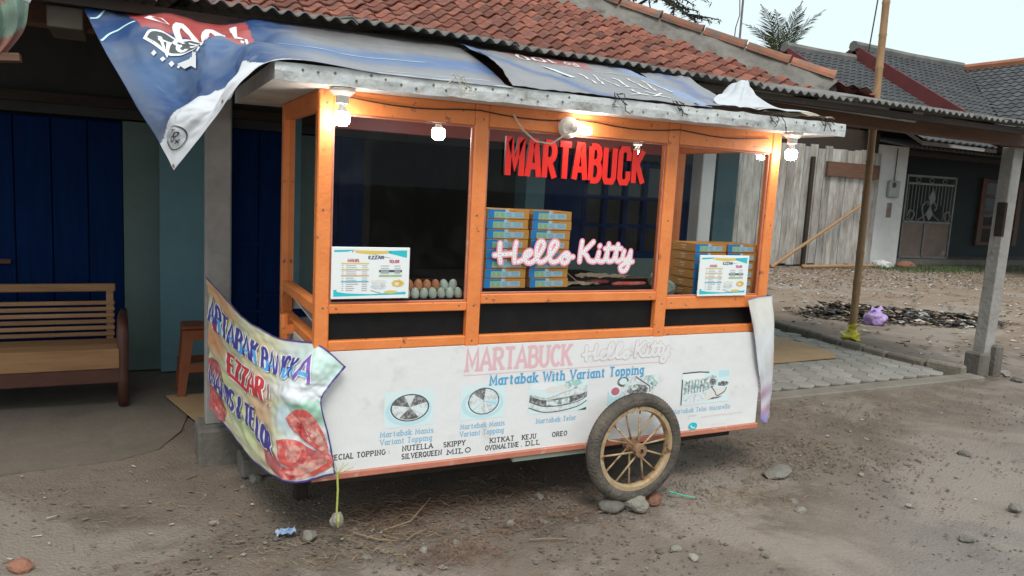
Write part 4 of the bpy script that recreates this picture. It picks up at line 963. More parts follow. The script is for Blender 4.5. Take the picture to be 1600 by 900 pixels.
# ------------------------------------------------------------------ food boxes
BW, BD, BH = .214, .2, .0455
def make_box():
    t = thing('food_box', 'x', 'box', (0, 0, 0), 'flat food boxes stacked in the cart')
    MB().box(0, BW, 0, BD, 0, BH-.0015).build('carton', 'card', t, bevel=.0015)
    q = Print(lambda x, z, o: (x*BW, -.0004-o, z*BH))
    q.rect(.0, .14, .03, .94, 'p_box'); q.poly([(.14,.72),(.48,.72),(.48,.93),(.14,.93)], 'p_box'); q.rect(.14, .4, .12, .72, 'p_bgreen'); q.rect(.4, .5, .1, .93, 'p_bblue'); q.rect(.5, .86, .16, .7, 'p_bblue'); q.rect(.42, .46, .72, .98, 'p_white')
    for x0, x1, zs in ((.17, .24, (.55, .4, .28)), (.3, .37, (.55, .4, .28)), (.43, .56, (.55, .4, .25)), (.64, .83, (.58, .44, .3))):
        for z in zs: q.rect(x0, x1, z-.03, z+.03, 'p_green' if x0 < .4 else 'p_lblue')
    q.line([(.58,.83),(.68,.83)], .03, 'p_brown')
    q.build('print', t)
    q = Print(lambda y, z, o: (-.0004-o, (1-y)*BD, z*BH)); q.rect(.0, 1, .02, .97, 'card_side'); q.rect(.4, .62, .6, .7, 'p_cream'); q.rect(.45, .58, .3, .38, 'p_cream')
    q.build('side_print', t)
    return t
bx0 = make_box(); first = True
ordw = ['bottom', 'second', 'third', 'fourth', 'fifth', 'sixth', 'seventh', 'top']
for sname, x, y, z, nb in (('left stack in the middle cart window', .787, .045, 1.108, 8), ('right stack in the middle cart window', 1.018, .05, 1.108, 8), ('left stack in the right cart window', 2.008, .046, 1.052, 6), ('right stack in the right cart window', 2.2365, .046, 1.052, 6)):
    for i in range(nb):
        loc = (x+random.uniform(-.006, .006), y+random.uniform(0, .008), z+.0005+i*.0462)
        if nb == 6: loc = (x+random.uniform(-.002, .002), loc[1], z+.0005+i*.0476)
        b = bx0 if first else dup(bx0, loc); b.location = loc; b.rotation_euler = (0, 0, random.uniform(-.035, .035)); first = False
        w = 'top' if i == nb-1 else ordw[i]
        b['label'] = (f'{w} food box of the {sname}' if i in (0, nb-1) else f'food box {w} from the bottom of the {sname}')

# ------------------------------------------------------------------ eggs
eg = MB().lathe([(.0003,-.0275),(.008,-.0262),(.0145,-.0215),(.0188,-.0125),(.0203,-.002),(.0192,.008),(.0155,.0175),(.0105,.0235),(.005,.0268),(.0003,.0277)], n=16)
ep = {}
lst = []
for i in range(9): lst.append((.395+.0418*i-.06, .085, 1.062+.0205, 'g'))
for i in range(8): lst.append((.416+.0418*i-.06, .105, 1.062+.0555, 'b' if i < 6 else 'g'))
nb_ = {'g': 0, 'b': 0}
for i, (x, y, z, k) in enumerate(lst):
    m = 'egg_'+k
    if k not in ep: o = ep[k] = eg.build('egg', m, smooth=True)
    else: o = inst(ep[k], 'egg', None, (0,0,0))
    o.location = (x, y, z); o.rotation_euler = (random.uniform(-.25,.25), random.uniform(-.2,.2), random.uniform(0,6)); s = random.uniform(.96, 1.04); o.scale = (s, s, s)
    n_ = len(lst)
    if i < 9: lab = f'pale green egg in the lower row, {["right end of the row","second from the right","third from the right","fourth from the right","fifth from the right","sixth from the right","seventh from the right","eighth from the right","ninth from the right"][8-i]}'
    else:
        j = 16-i
        lab = (f'pale green egg in the upper row, {["at the right end","next to the brown eggs"][j]}' if k == 'g' else f'brown egg in the upper row, {["right end of the brown ones","second brown one from the right","third brown one from the right","fourth brown one from the right","fifth brown one from the right","sixth brown one from the right"][j-2]}')
    tag(o, lab, 'egg', 'eggs lined up behind the left window')
tag(MB().box(.3, .68, .058, .2, 1.0625, 1.0635).build('egg_tray', 'black'), 'thin black tray under the row of eggs behind the left window', 'tray') if False else None

# paper, packets and cloth behind the glass
mb = MB(); r = random.Random(4)
def crumple(name, m, cx, cy, cz, sx, sy, h, seed, label, cat, parent=None):
    mb = MB(); n = 14
    for k in (0, 1):
        for j in range(n+1):
            for i in range(n+1):
                x, y = i/n-.5, j/n-.5
                mb.v.append((cx+x*sx, cy+y*sy, cz+.002+h*.5*(1+fbm(i*.3, j*.3, 1, 3, seed))+(0 if k else -.0015)))
    W = n+1
    for j in range(n):
        for i in range(n):
            a = j*W+i; mb.f.append((a, a+1, a+W+1, a+W)); mb.f.append(tuple(q+W*W for q in (a, a+W, a+W+1, a+1)))
    mb.mi = [0]*len(mb.f); return tag(mb.build(name, m, smooth=True), label, cat)
crumple('paper_sheet', 'brownpaper', 1.5, .16, 1.135, .26, .14, .03, 2, 'brown wrapping paper lying over the red packet behind the script lettering', 'paper')
crumple('paper_sheet', 'brownpaper', 1.34, .12, 1.109, .2, .1, .022, 5, 'low brown paper lying beside the box stack in the middle window', 'paper')
mb = MB(); 
mb.tube([(1.4, .14, 1.122), (1.46, .14, 1.124), (1.53, .14, 1.123)], [.008, .014, .01], 8); tag(mb.build('red_packet', 'redpack', smooth=True), 'dark red packet under the brown wrapping paper', 'packet')
mb = MB().tube([(1.51, .075, 1.118), (1.55, .075, 1.121), (1.64, .075, 1.12), (1.715, .075, 1.121)], [.007, .0105, .0105, .008], 8); tag(mb.build('red_packet', 'redpack', smooth=True), 'long red and white packet lying at the right corner of the middle window', 'packet')
mb = MB().bar((1.255, .12, 1.18), (1.35, .12, 1.112), .01, .003); tag(mb.build('wooden_stick', 'brownpaper'), 'pale wooden stick leaning beside the right box stack', 'stick')
bag = rock('cloth_bundle', 'cloth_bag', (1.87, .12, 1.053), .075, .05, .05, 3, rough=.3, sub=3, sink=.02)
tag(bag, 'crumpled green patterned bag beside the boxes in the right window', 'bag')
bag = rock('cloth_bundle', 'cloth_bag', (1.842, .16, 1.085), .034, .035, .05, 5, rough=.35, sub=3, sink=.02); tag(bag, 'small upright knot of green patterned bag next to the post', 'bag')

# ------------------------------------------------------------------ lamps
def lamp(label, x, y, ztop):
    t = thing('light_bulb', label, 'lamp', (x, y, ztop))
    MB().lathe([(.0005,.0),(.05,0),(.05,-.012),(.034,-.028),(.026,-.03),(.026,-.058),(.02,-.06),(.0005,-.06)], (x, y, ztop), (0,0,1), 24).build('socket', 'porcelain', t, smooth=False)
    MB().lathe([(.014,-.058),(.0145,-.075),(.021,-.085),(.024,-.0905)], (x, y, ztop), (0,0,1), 20).build('bulb_neck', 'porcelain', t, smooth=True)
    MB().lathe([(.024,-.09),(.03,-.098),(.0315,-.115),(.029,-.132),(.02,-.142),(.0005,-.146)], (x, y, ztop), (0,0,1), 20).build('bulb', 'bulb', t, smooth=True)
    return t
lamp('lit white bulb hanging under the roof at the left front corner post', .072, -.085, 1.925)
lamp('lit white bulb hanging under the roof at the right front corner', 2.492, -.085, 1.948)
lamp('lit bulb hanging inside the left cart window', .623, .3, 1.925)
lamp('lit bulb hanging inside the cart behind the last red letter', 1.765, .3, 1.90)
t = thing('light_bulb', 'lit white tube bulb in a round socket fixed to the middle of the top beam', 'lamp', (1.146, 0, 1.87))
MB().lathe([(.0005,.0),(.05,0),(.05,.014),(.036,.03),(.0005,.032)], (1.146, -.004, 1.868), (-.12,-1,-.06), 28).build('socket', 'porcelain', t)
MB().tube([(1.153, -.033, 1.866), (1.178, -.046, 1.861)], .018, 14).build('bulb_neck', 'porcelain', t)
MB().lathe([(.0005,.0),(.0175,0),(.0195,.008),(.0195,.055),(.014,.064),(.0005,.067)], (1.176, -.045, 1.8615), (.86,-.45,-.14), 18).build('bulb', 'bulb', t, smooth=True)

# ================================================================== TARPS AND SKIRT BANNERS
def lerp(a, b, t): return tuple(a[i]+(b[i]-a[i])*t for i in range(3))
def sstep(a, b, x):
    t = min(max((x-a)/(b-a), 0), 1); return t*t*(3-2*t)
def inpoly(u, v, P):
    c = False; n = len(P)
    for i in range(n):
        (x1, y1), (x2, y2) = P[i], P[(i+1) % n]
        if (y1 > v) != (y2 > v) and u < (x2-x1)*(v-y1)/(y2-y1)+x1: c = not c
    return c
class Tarp(Sheet):
    def wr(s, u, v): return .0
T1 = Tarp([
 [(-0.873,0.950,2.304),(-0.518,0.950,2.312),(-0.054,0.950,2.338),(0.399,0.950,2.350),(0.961,0.950,2.358)],
 [(-0.764,0.600,2.053),(-0.458,0.550,2.098),(-0.113,0.550,2.206),(0.343,0.550,2.203),(0.910,0.550,2.219)],
 [(-0.670,0.350,1.857),(-0.423,0.150,1.927),(-0.160,0.200,2.101),(0.291,0.200,2.089),(0.860,0.200,2.099)],
 [(-0.594,0.150,1.709),(-0.416,-0.050,1.850),(-0.193,-0.050,2.033),(0.241,-0.050,2.018),(0.793,-0.050,2.024)],
 [(-0.526,0.030,1.572),(-0.392,-0.100,1.775),(-0.211,-0.185,1.983),(0.224,-0.18,1.986),(0.773,-0.18,1.991)]])
def t1wr(u, v):
    k = 1-sstep(.42, .55, u); e = min(1, 8*min(u+.02, (1-v)+.02*(1-sstep(.4, .47, u)), v+.05))
    fold = .045*math.sin(14*(u*.9-v*.55)+.6)*math.sin(math.pi*min(1, v*1.05))+.022*math.sin(23*(u+v*.5)+2)+.016*fbm(u*3, v*3, 2.1, 3, 2)
    return k*e*(fold)+.008*fbm(u*2, v*2, 2.2, 3, 7)*e
T1.wr = t1wr
BLUE, DBLUE, LBLUE, GREY, RED, WHITE = (.024, .062, .17), (.014, .035, .12), (.085, .16, .3), (.25, .25, .27), (.42, .075, .07), (.6, .61, .64)
WB = [(0, .82), (.025, .81), (.092, .745), (.2, .64), (.325, .65), (.4, .74), (.45, .86), (.49, .96), (1.1, 1.2)]
REDP = [(.125, .03), (.142, .17), (.2, .19), (.27, .175), (.33, .26), (.4, .42), (.475, .54), (.44, .08), (.3, .03)]
def t1col(u, v):
    for (a, b), (c, d) in zip(WB[:-1], WB[1:]):
        if a <= u <= c: wb = b+(d-b)*(u-a)/(c-a)
    if v > wb: return WHITE
    if inpoly(u, v, REDP): return RED
    if u < .5:
        c = lerp(BLUE, LBLUE, .55*max(0, math.sin(9*(v-.15-u*.3)))*(1-sstep(.35,.5,u)))
        c = lerp(c, DBLUE, .6*sstep(.5, .75, v)*(1-sstep(.1,.3,u)))
        if .0 < u < .09 and v > .25: c = lerp(c, (.11, .13, .17), .8*(1-u/.09))
        return c
    w = v+.05*math.sin(u*9); k = sstep(.5, .62, u)
    b = lerp((.11, .1, .1), (.21, .2, .2), sstep(.05, .3, w)); b = lerp(b, (.09, .15, .3), sstep(.28, .4, w)*(1-sstep(.5, .66, w))); b = lerp(b, (.23, .23, .26), sstep(.55, .75, w))
    return lerp(BLUE, b, k)
tp = thing('roof_tarp', 'blue and grey banner tarp over the left roof with a white pointed corner hanging down', 'tarp', (0, .4, 2.1))
T1.mesh(190, 130, t1col).build('vinyl', 'tarp', tp, smooth=True)
q = Print(lambda u, v, o: T1.pt(u, v, o+.002), .012, 3e-4)
flip = lambda gs, u1, v0: [[[(u1-a[0], v0+a[1]) for a in qd] for qd in g] for g in gs]
q.groups(flip(text_quads('Rp', 0, .045, 0, .12, .008), .462, .3), 'p_white')
q.groups(flip(text_quads('100', 0, .19, 0, .2, .02), .425, .1), 'p_white')
q.build('price_print', tp); q = Print(lambda u, v, o: T1.pt(u, v, o+.0028), .012, 3e-4)
leafp = [(.165, .1), (.185, .085), (.22, .1), (.235, .12), (.2, .13)]; q.poly(leafp, 'p_white'); q.build('leaf_mark', tp); q = Print(lambda u, v, o: T1.pt(u, v, o+.0032), .012, 4e-4)
lg = [(.135, .225), (.165, .2), (.21, .205), (.24, .225), (.275, .195), (.315, .2), (.325, .235), (.315, .285), (.285, .325), (.24, .325), (.19, .3), (.155, .265), (.135, .225)]
q.groups([[[(.235, .26), lg[i], lg[i+1]] for i in range(len(lg)-1)]], 'p_dark'); q.line(smooth_path(lg, 4), .011, 'p_white')
q.groups(flip(text_quads('234', 0, .13, 0, .075, .013), .3, .23), 'p_white')
for u, v in ((.34, .255), (.325, .335)): q.ell(u, v, .013, .022, 'p_white', wob=.25)
for i in range(9): u = .135+.02*i; v = .29+.055*math.sin(math.pi*i/9)+.01*(i); q.poly([(u, v), (u+.013, v-.006), (u+.017, v+.006), (u+.004, v+.012)], 'p_white')
q.poly([(.2, .36), (.25, .4), (.262, .37), (.268, .42), (.25, .47), (.238, .43), (.215, .4)], 'p_white')
q.build('emblem', tp); q = Print(lambda u, v, o: T1.pt(u, v, o+.002), .012, 3e-4)
for pth, w_, m_ in ((smooth_path([(.004, .09), (.03, .08), (.067, .03)]), .006, 'p_ice'), (smooth_path([(.004, .19), (.05, .15), (.13, .13)]), .006, 'p_ice'), (smooth_path([(.475, .52), (.6, .5), (.75, .44), (.86, .4)]), .006, 'p_ice'), ([(.72, .75), (.97, .7)], .005, 'p_white')):
    q = Print(lambda u, v, o: T1.pt(u, v, o+.002), .012, 3e-4); q.line(pth, w_, m_); q.build('stripe', tp)
q = Print(lambda u, v, o: T1.pt(u, v, o+.004), .012, 3e-4)
q.ring(.082, .885, .046, .064, .005, 'p_black')
s18 = text_quads('18+', 0, .12, 0, .06, .008)
q.groups([[[(.062+a[1]*.8, .85+a[0]*.66) for a in qd] for qd in g] for g in s18], 'p_black')
q.build('age_mark', tp)
q = Print(lambda u, v, o: T1.pt(u, v, o+.002), .012, 3e-4)
for u, v in ((.01, .985), (.3, .975)): q = Print(lambda u, v, o: T1.pt(u, v, o+.002), .012, 3e-4); q.ell(u, v, .006, .01, 'p_brown'); q.build('eyelet', tp)
T2 = Tarp([[(0.930,0.900,2.349),(1.277,0.900,2.340),(1.615,0.900,2.346),(2.001,0.900,2.355)],
 [(0.892,0.550,2.235),(1.244,0.550,2.225),(1.603,0.550,2.232),(1.993,0.550,2.237)],
 [(0.838,0.150,2.110),(1.160,0.150,2.108),(1.511,0.150,2.112),(1.913,0.150,2.122)],
 [(0.767,-0.179,2.003),(1.082,-0.178,2.004),(1.425,-0.178,2.008),(1.848,-0.178,2.014)]])
T2.wr = lambda u, v: .008*fbm(u*2, v*2, 2.5, 3, 3)+.03*max(0, 1-u/.1)*math.sin(math.pi*v)
def t2col(u, v):
    c = (.24, .235, .245)
    bl = u-(.09+.55*(v-.2)); c = lerp(c, (.07, .12, .27), max(0, 1-abs(bl+.02)/.1))
    if u < .12 and v < .5: c = lerp((.15, .25, .45), c, u/.12)
    if inpoly(u, v, [(.17, .0), (.75, .0), (.72, .26), (.45, .22), (.3, .12)]): c = (.33, .13, .13)
    if u > .93: c = lerp(c, (.2, .3, .55), .6)
    return c
tp = thing('roof_tarp', 'grey banner tarp over the middle of the cart roof with red and white print', 'tarp', (1.4, .4, 2.1))
T2.mesh(120, 60, t2col).build('vinyl', 'tarp', tp, smooth=True)
q = Print(lambda u, v, o: T2.pt(u, v, o+.002), .015, 3e-4)
q.groups(flip(text_quads('Rp', 0, .07, 0, .08, .008), .66, .13), 'p_cream'); q.groups(flip(text_quads('100', 0, .24, 0, .1, .02), .55, .07), 'p_cream')
q.poly([(.36, .34), (.42, .42), (.43, .5), (.455, .62), (.43, .62), (.39, .5)], 'p_pale'); q.groups(flip(text_quads('VITVI', 0, .42, 0, .25, .012), .94, .45), 'p_cream'); q.line([(.66, .3), (.95, .32)], .008, 'p_ice'); q.groups(flip(text_quads('XT', 0, .2, 0, .12, .012), .85, .78), 'p_cream')
q.build('lettering', tp)
T3 = Tarp([[(2.1,0.800,2.319),(2.3,0.800,2.327),(2.482,0.800,2.332)], [(1.98,0.500,2.215),(2.16,0.450,2.21),(2.335,0.450,2.205)], [(1.86,0.15,2.09),(2.02,0.150,2.106),(2.220,0.150,2.112)], [(1.75,-.17,2.03),(1.95,-.17,2.032),(2.15,-.17,2.034)]])
T3.wr = lambda u, v: .01*fbm(u*2, v*2, 2, 2, 5)
tp = thing('roof_tarp', 'small grey tarp end with a blue streak left of the crumpled white sheet', 'tarp', (2.1, .4, 2.1))
T3.mesh(40, 30, lambda u, v: lerp((.22, .22, .24), (.1, .14, .28), max(0, 1-abs(u-.4-v*.3)/.2))).build('vinyl', 'tarp', tp, smooth=True)
T4 = Tarp([[(2.33,0.30,2.19),(2.403,0.27,2.240),(2.450,0.250,2.252),(2.46,0.27,2.18)], [(2.129,0.100,2.115),(2.22,0.06,2.150),(2.3,0.07,2.165),(2.50,0.12,2.10)], [(1.96,-0.050,2.062),(2.05,-0.12,2.052),(2.16,-0.13,2.058),(2.5,-0.06,2.06)], [(1.95,-.165,2.03),(2.08,-.17,2.032),(2.25,-.172,2.034),(2.56,-.16,2.038)]])
T4.wr = lambda u, v: .012*fbm(u*2, v*2, 1.2, 2, 12)+.008*abs(math.sin(u*11+v*4))
tp = thing('white_sheet', 'crumpled white plastic sheet peaking on the right end of the cart roof', 'sheet', (2.2, 0, 2.04))
T4.mesh(40, 34).build('plastic', 'tarp_white', tp)
T5 = Tarp([[(2.3, .1, 2.055), (2.5, .1, 2.06), (2.66, .06, 2.06)], [(2.25, -.05, 2.05), (2.5, -.06, 2.065), (2.7, -.05, 2.055)], [(2.2, -.16, 2.035), (2.5, -.165, 2.038), (2.72, -.15, 2.04)]]); T5.wr = lambda u, v: .01*fbm(u*3, v*3, 1.7, 3, 2)
tp = thing('plastic_scrap', 'translucent brownish plastic scrap at the right end of the cart roof', 'scrap', (2.5, 0, 2.04)); T5.mesh(20, 14).build('plastic', 'brownpaper', tp)

SK = Tarp([
  [(-0.330,1.08,1.036),(-0.222,0.600,0.920),(-0.109,0.300,0.865),(0.008,0.010,0.891),(0.123,-0.050,0.797)],
  [(-0.326,1.08,0.853),(-0.223,0.580,0.770),(-0.125,0.220,0.742),(-0.053,-.020,0.763),(0.053,-0.060,0.717)],
  [(-0.324,1.08,0.668),(-0.226,0.550,0.623),(-0.148,0.120,0.636),(-0.077,-0.030,0.656),(0.024,-0.045,0.647)],
  [(-0.320,1.08,0.498),(-0.225,0.520,0.445),(-0.151,0.070,0.461),(-0.057,-0.040,0.481),(0.068,-0.040,0.472)],
  [(-0.320,1.08,0.344),(-0.221,0.500,0.288),(-0.145,0.060,0.304),(-0.036,-0.035,0.309),(0.094,-0.040,0.327)]])
SK.wr = lambda u, v: .011*fbm(u*2, v*2, 2.6, 3, 8)+.006*math.sin(16*u+9*v)*sstep(.3, .6, u)+.012*math.exp(-((v-.5-(u-.8)*.3)/.05)**2)*sstep(.5, .75, u)
def skcol(u, v):
    c = (.62, .6, .4)
    def blot(cu, cv, ru, rv, col, k=1.):
        nonlocal c
        d = ((u-cu)/ru)**2+((v-cv)/rv)**2
        if d < 1: c = lerp(c, col, k*(1-d)**.7)
    blot(.1, .06, .16, .1, (.68, .36, .18)); blot(.05, .42, .1, .12, (.66, .3, .15)); blot(.3, .5, .16, .22, (.68, .6, .4)); blot(.42, .2, .14, .14, (.66, .5, .25), .8); blot(.4, .62, .1, .3, (.66, .34, .2), .7)
    blot(.12, .7, .12, .16, (.6, .62, .3)); blot(.3, .78, .14, .14, (.58, .66, .34))
    c = lerp(c, (.62, .66, .66), sstep(.5, .66, u+.05*math.sin(v*9))); blot(.9, .1, .3, .16, (.55, .72, .66)); blot(.82, .56, .3, .12, (.3, .58, .42), .9); blot(.62, .6, .12, .1, (.5, .62, .7), .9); blot(.7, .42, .3, .1, (.7, .7, .74), .8)
    e = min(u*.9, 1-u, v, 1-v)
    if (v < .012 or u > .985 or v > .988) : c = (.06, .03, .2)
    return c
sk = thing('skirt_banner', 'colourful vinyl banner with blue and red lettering wrapped round the left end of the cart', 'banner', (-.1, .2, .3))
SK.mesh(170, 110, skcol).build('vinyl', 'skirt', sk, smooth=True)
q = Print(lambda u, v, o: SK.pt(min(max(u, 0), 1), min(max(v, 0), 1), o+.0015), .012, 2.5e-4)
up = lambda gs, u0, v0, kv=0: [[[(u0+a[0], v0-a[1]+kv*a[0]) for a in qd] for qd in g] for g in gs]
def dens(gs): return gs
def sktext(s, u0, u1, v0, h, t, fill, outl, kv=0, serif=0, two=None, gap=.12):
    # reversed bounds are kept inside the sheet
    q.lv = .0045; g1 = text_quads(s, 0, u1-u0, 0, h, t+.016, gap=gap); q.groups(up(g1, u0, v0, kv), outl)
    q.lv = .0051; g2 = text_quads(s, 0, u1-u0, 0, h, t, gap=gap); q.groups(up(g2, u0, v0, kv), fill)
    if two:
        q.lv = .0056; lo = [[qd for qd in g if sum(a[1] for a in qd)/len(qd) < h*.45] for g in g2]; q.groups(up([g for g in lo if g], u0, v0, kv), two)
def blob(P, m):
    cx = sum(a[0] for a in P)/len(P); cy = sum(a[1] for a in P)/len(P); P = smooth_path(P+[P[0]], 4); g = []
    for i in range(len(P)-1):
        for k in range(4):
            f0, f1 = k/4, (k+1)/4; a, b = P[i], P[i+1]
            L = lambda p_, f: (cx+(p_[0]-cx)*f, cy+(p_[1]-cy)*f)
            g.append([L(a, f0), L(a, f1), L(b, f1), L(b, f0)] if k else [(cx, cy), L(a, f1), L(b, f1)])
    q.groups([g], m)
q.ell(.05, .66, .06, .1, 'photo_meat', wob=.06); q.ell(.05, .9, .075, .12, 'photo_meat', wob=.06, seed=2); q.ell(.06, .89, .05, .07, 'photo_red', wob=.06, seed=2)
blob([(.4, .72), (.45, .74), (.54, .86), (.57, .97), (.51, .97), (.44, .9)], 'photo_meat')
blob([(.64, .6), (.72, .56), (.84, .55), (.93, .64), (.97, .78), (.93, .83), (.82, .75), (.7, .68)], 'photo_red')
blob([(.54, .73), (.62, .72), (.78, .76), (.76, .85), (.66, .9), (.55, .86)], 'photo_red')
blob([(.55, .9), (.66, .9), (.8, .8), (.97, .83), (.98, .93), (.86, .965), (.7, .975), (.56, .975)], 'photo_red')
blob([(.78, .76), (.86, .8), (.94, .86), (.86, .85), (.8, .82)], 'photo_meat')
blob([(.84, .6), (.9, .65), (.95, .76), (.9, .77), (.84, .72), (.8, .66)], 'photo_redlight'); blob([(.6, .78), (.7, .76), (.75, .8), (.7, .86), (.62, .86)], 'photo_redlight'); blob([(.58, .93), (.68, .91), (.78, .87), (.9, .86), (.95, .9), (.84, .93), (.7, .95)], 'photo_redlight')
for pth in ([(.64, .6), (.7, .68), (.82, .75), (.93, .83)], [(.54, .86), (.62, .89), (.68, .895), (.77, .84)], [(.56, .975), (.55, .93), (.6, .9)], [(.72, .57), (.8, .64), (.84, .72)]): q.line(smooth_path(pth), .008, 'photo_meat')
sktext('ARTABAK BANG', .02, .62, .3, .17, .021, 'p_navy', 'p_white', 0, two='p_skyb')
sktext('K', .63, .68, .28, .15, .02, 'p_navy', 'p_white', two='p_skyb'); sktext('A', .69, .83, .3, .19, .03, 'p_purple', 'p_white', two='p_skyb')
sktext('"', .04, .09, .47, .2, .02, 'p_red', 'p_white'); sktext('EZZAR', .16, .43, .545, .15, .024, 'p_red', 'p_white'); sktext('!', .455, .485, .56, .15, .018, 'p_rose', 'p_pale')
sktext('MANIS & TE', .01, .37, .785, .125, .018, 'p_navy', 'p_cream', -.1); sktext('LOR', .385, .5, .775, .12, .02, 'p_navy', 'p_cream', .55)
q.build('lettering', sk)
RS = Tarp([[(2.343,-0.022,1.039),(2.397,-0.040,1.056),(2.53,-.01,1.06),(2.604,0.100,1.046)], [(2.397,-0.03,0.871),(2.437,-0.050,0.885),(2.56,-.02,.87),(2.659,0.120,0.852)],
  [(2.442,-0.03,0.706),(2.490,-0.040,0.703),(2.6,0,.68),(2.721,0.150,0.650)], [(2.508,-0.012,0.509),(2.567,0.0,0.492),(2.65,.05,.47),(2.736,0.150,0.452)], [(2.53,-.01,0.348),(2.6,0.0,0.311),(2.68,.08,.3),(2.747,0.150,0.292)]])
RS.wr = lambda u, v: .012*math.sin(9*u+3*v)*v+.006*fbm(u*2, v*2, 2, 2, 6)
def rscol(u, v):
    c = lerp((.68, .66, .6), (.7, .72, .74), sstep(.1, .4, v)); c = lerp(c, (.66, .3, .14), .8*sstep(.5, .75, u)*math.exp(-((v-.5)/.12)**2)); c = lerp(c, (.42, .25, .36), sstep(.55, .8, v)*(.3+.7*(.5+.5*math.sin(v*40+u*9)))); c = lerp(c, (.25, .2, .5), sstep(.88, 1, v))
    return (.06, .03, .2) if v < .012 or u < .02 else c
rs = thing('skirt_banner', 'narrow crumpled white banner hanging at the right end of the cart', 'banner', (2.5, .05, .3))
RS.mesh(40, 70, rscol).build('vinyl', 'skirt', rs, smooth=True)
q = Print(lambda u, v, o: RS.pt(min(u, 1), v, o+.002), .03, 5e-4); g = ribbon(smooth_path([(.98, .2), (.86, .22), (.84, .3), (.88, .36), (.99, .37)]), .08); q.groups([g], 'p_white'); g = ribbon(smooth_path([(.98, .215), (.9, .23), (.88, .3), (.92, .345), (.99, .355)]), .05); q.groups([g], 'p_purple'); q.build('lettering', rs)

# cord with hanging stone at the cart's left corner
cd = thing('hanging_stone', 'pale stone hanging on a yellow green cord at the left front cart corner', 'stone', (.1, -.045, .13))
MB().tube([(.098, -.045, .33), (.102, -.046, .26), (.1, -.045, .17), (.1, -.045, .13)], .0045, 6).build('cord', 'cord_green', cd)
mb = MB()
for a in (-.5, -.2, .35, .6, 1.1): mb.tube([(.098, -.047, .33), (.098+.04*math.sin(a), -.055, .33+.045*math.cos(a)*.8), (.098+.075*math.sin(a), -.055, .335+.05*math.cos(a))], .0016, 4)
mb.build('cord_ends', 'cord_green', cd)
rock('stone_weight', 'stone_pale', (.1, -.045, .1), .034, .03, .034, 4, parent=cd, sink=.0)
MB().tube([(.1, -.076, .165), (.098, -.082, .135), (.1, -.07, .105)], .005, 6).build('cord_loop', 'cord_green', cd)

# ================================================================== PORCH FURNITURE
b = thing('wooden_bench', 'slatted wooden bench with dark curved armrest on the porch at left', 'bench', (-1.7, 2.5, .02))
BX0, BX1 = -2.75, -.74
for k in range(5): MB().box(BX0, BX1-.03, 2.36+k*.095, 2.45+k*.095, .37-.006*k, .4-.006*k).build('seat_slat', 'bench', b, bevel=.004)
MB().box(BX0, BX1-.02, 2.333, 2.358, .27, .402).build('seat_front', 'bench', b, bevel=.004)
MB().box(BX0, BX1-.02, 2.338, 2.378, .175, .268).build('front_rail', 'bench_dark', b, bevel=.004)
for k in range(6):
    z = .40+.042*k; y = 2.80+.012*k
    MB().box(BX0, BX1-.055, y, y+.018, z, z+.027).build('back_slat', 'bench', b, bevel=.003)
MB().box(BX0, BX1-.05, 2.885, 2.925, .70, .755).build('top_rail', 'bench', b, bevel=.006)
for x in (BX0+.02, BX1-.085, (BX0+BX1)/2): MB().bar((x, 2.835, .36), (x, 2.905, .72), .045, .035, (0,1,0)).build('back_post', 'bench', b, bevel=.003)
for x in (BX0-.03, BX1+.0):
    pts = [(x, 2.36, .02), (x, 2.36, .2), (x, 2.37, .4), (x, 2.38, .5), (x, 2.42, .56), (x, 2.52, .575), (x, 2.7, .565), (x, 2.83, .56)]
    mb = MB()
    for a, c in zip(pts[:-1], pts[1:]): mb.bar(a, c, .05, .062, (1,0,0) if False else (0,0,1))
    mb = MB().tube(pts, [.034, .034, .036, .038, .036, .033, .03, .028], 8); mb.build('arm_leg', 'bench_dark', b, smooth=True)
    MB().bar((x, 2.84, .02), (x, 2.86, .58), .045, .06, (0,1,0)).build('rear_leg', 'bench_dark', b, bevel=.004)

s = thing('plastic_stool', 'square brown plastic stool half hidden behind the left banner', 'stool', (-.25, 2.55, .02))
sx, sy, sw, tz = -.25, 2.55, .13, .515
MB().box(sx-sw, sx+sw, sy-sw, sy+sw, tz-.025, tz).build('seat', 'stool', s, bevel=.012)
for dx in (-1, 1):
    for dy in (-1, 1):
        mb = MB(); 
        for (z, o_, w) in ((.022, .165, .05), (tz-.026, .122, .075)):
            cx, cy = sx+dx*o_, sy+dy*o_
            mb.v += [(cx, cy, z), (cx-dx*w, cy, z), (cx-dx*w, cy-dy*.016, z), (cx-dx*.016, cy-dy*.016, z), (cx-dx*.016, cy-dy*w, z), (cx, cy-dy*w, z)]
        mb.f = [(k, (k+1) % 6, (k+1) % 6+6, k+6) for k in range(6)]+[tuple(range(6))[::-1], tuple(range(6, 12))]; mb.mi = [0]*8; mb.build('leg', 'stool', s)
for dx, dy in ((0, -1), (0, 1), (1, 0), (-1, 0)):
    if dx: MB().box(sx+dx*.142-.008, sx+dx*.142+.008, sy-.13, sy+.13, .2, .255).build('stretcher', 'stool', s); MB().box(sx+dx*.122-.006, sx+dx*.122+.006, sy-.12, sy+.12, .42, .489).build('apron', 'stool', s)
    else: MB().box(sx-.125, sx+.125, sy+dy*.142-.008, sy+dy*.142+.008, .2, .255).build('stretcher', 'stool', s); MB().box(sx-.112, sx+.112, sy+dy*.122-.006, sy+dy*.122+.006, .42, .489).build('apron', 'stool', s)

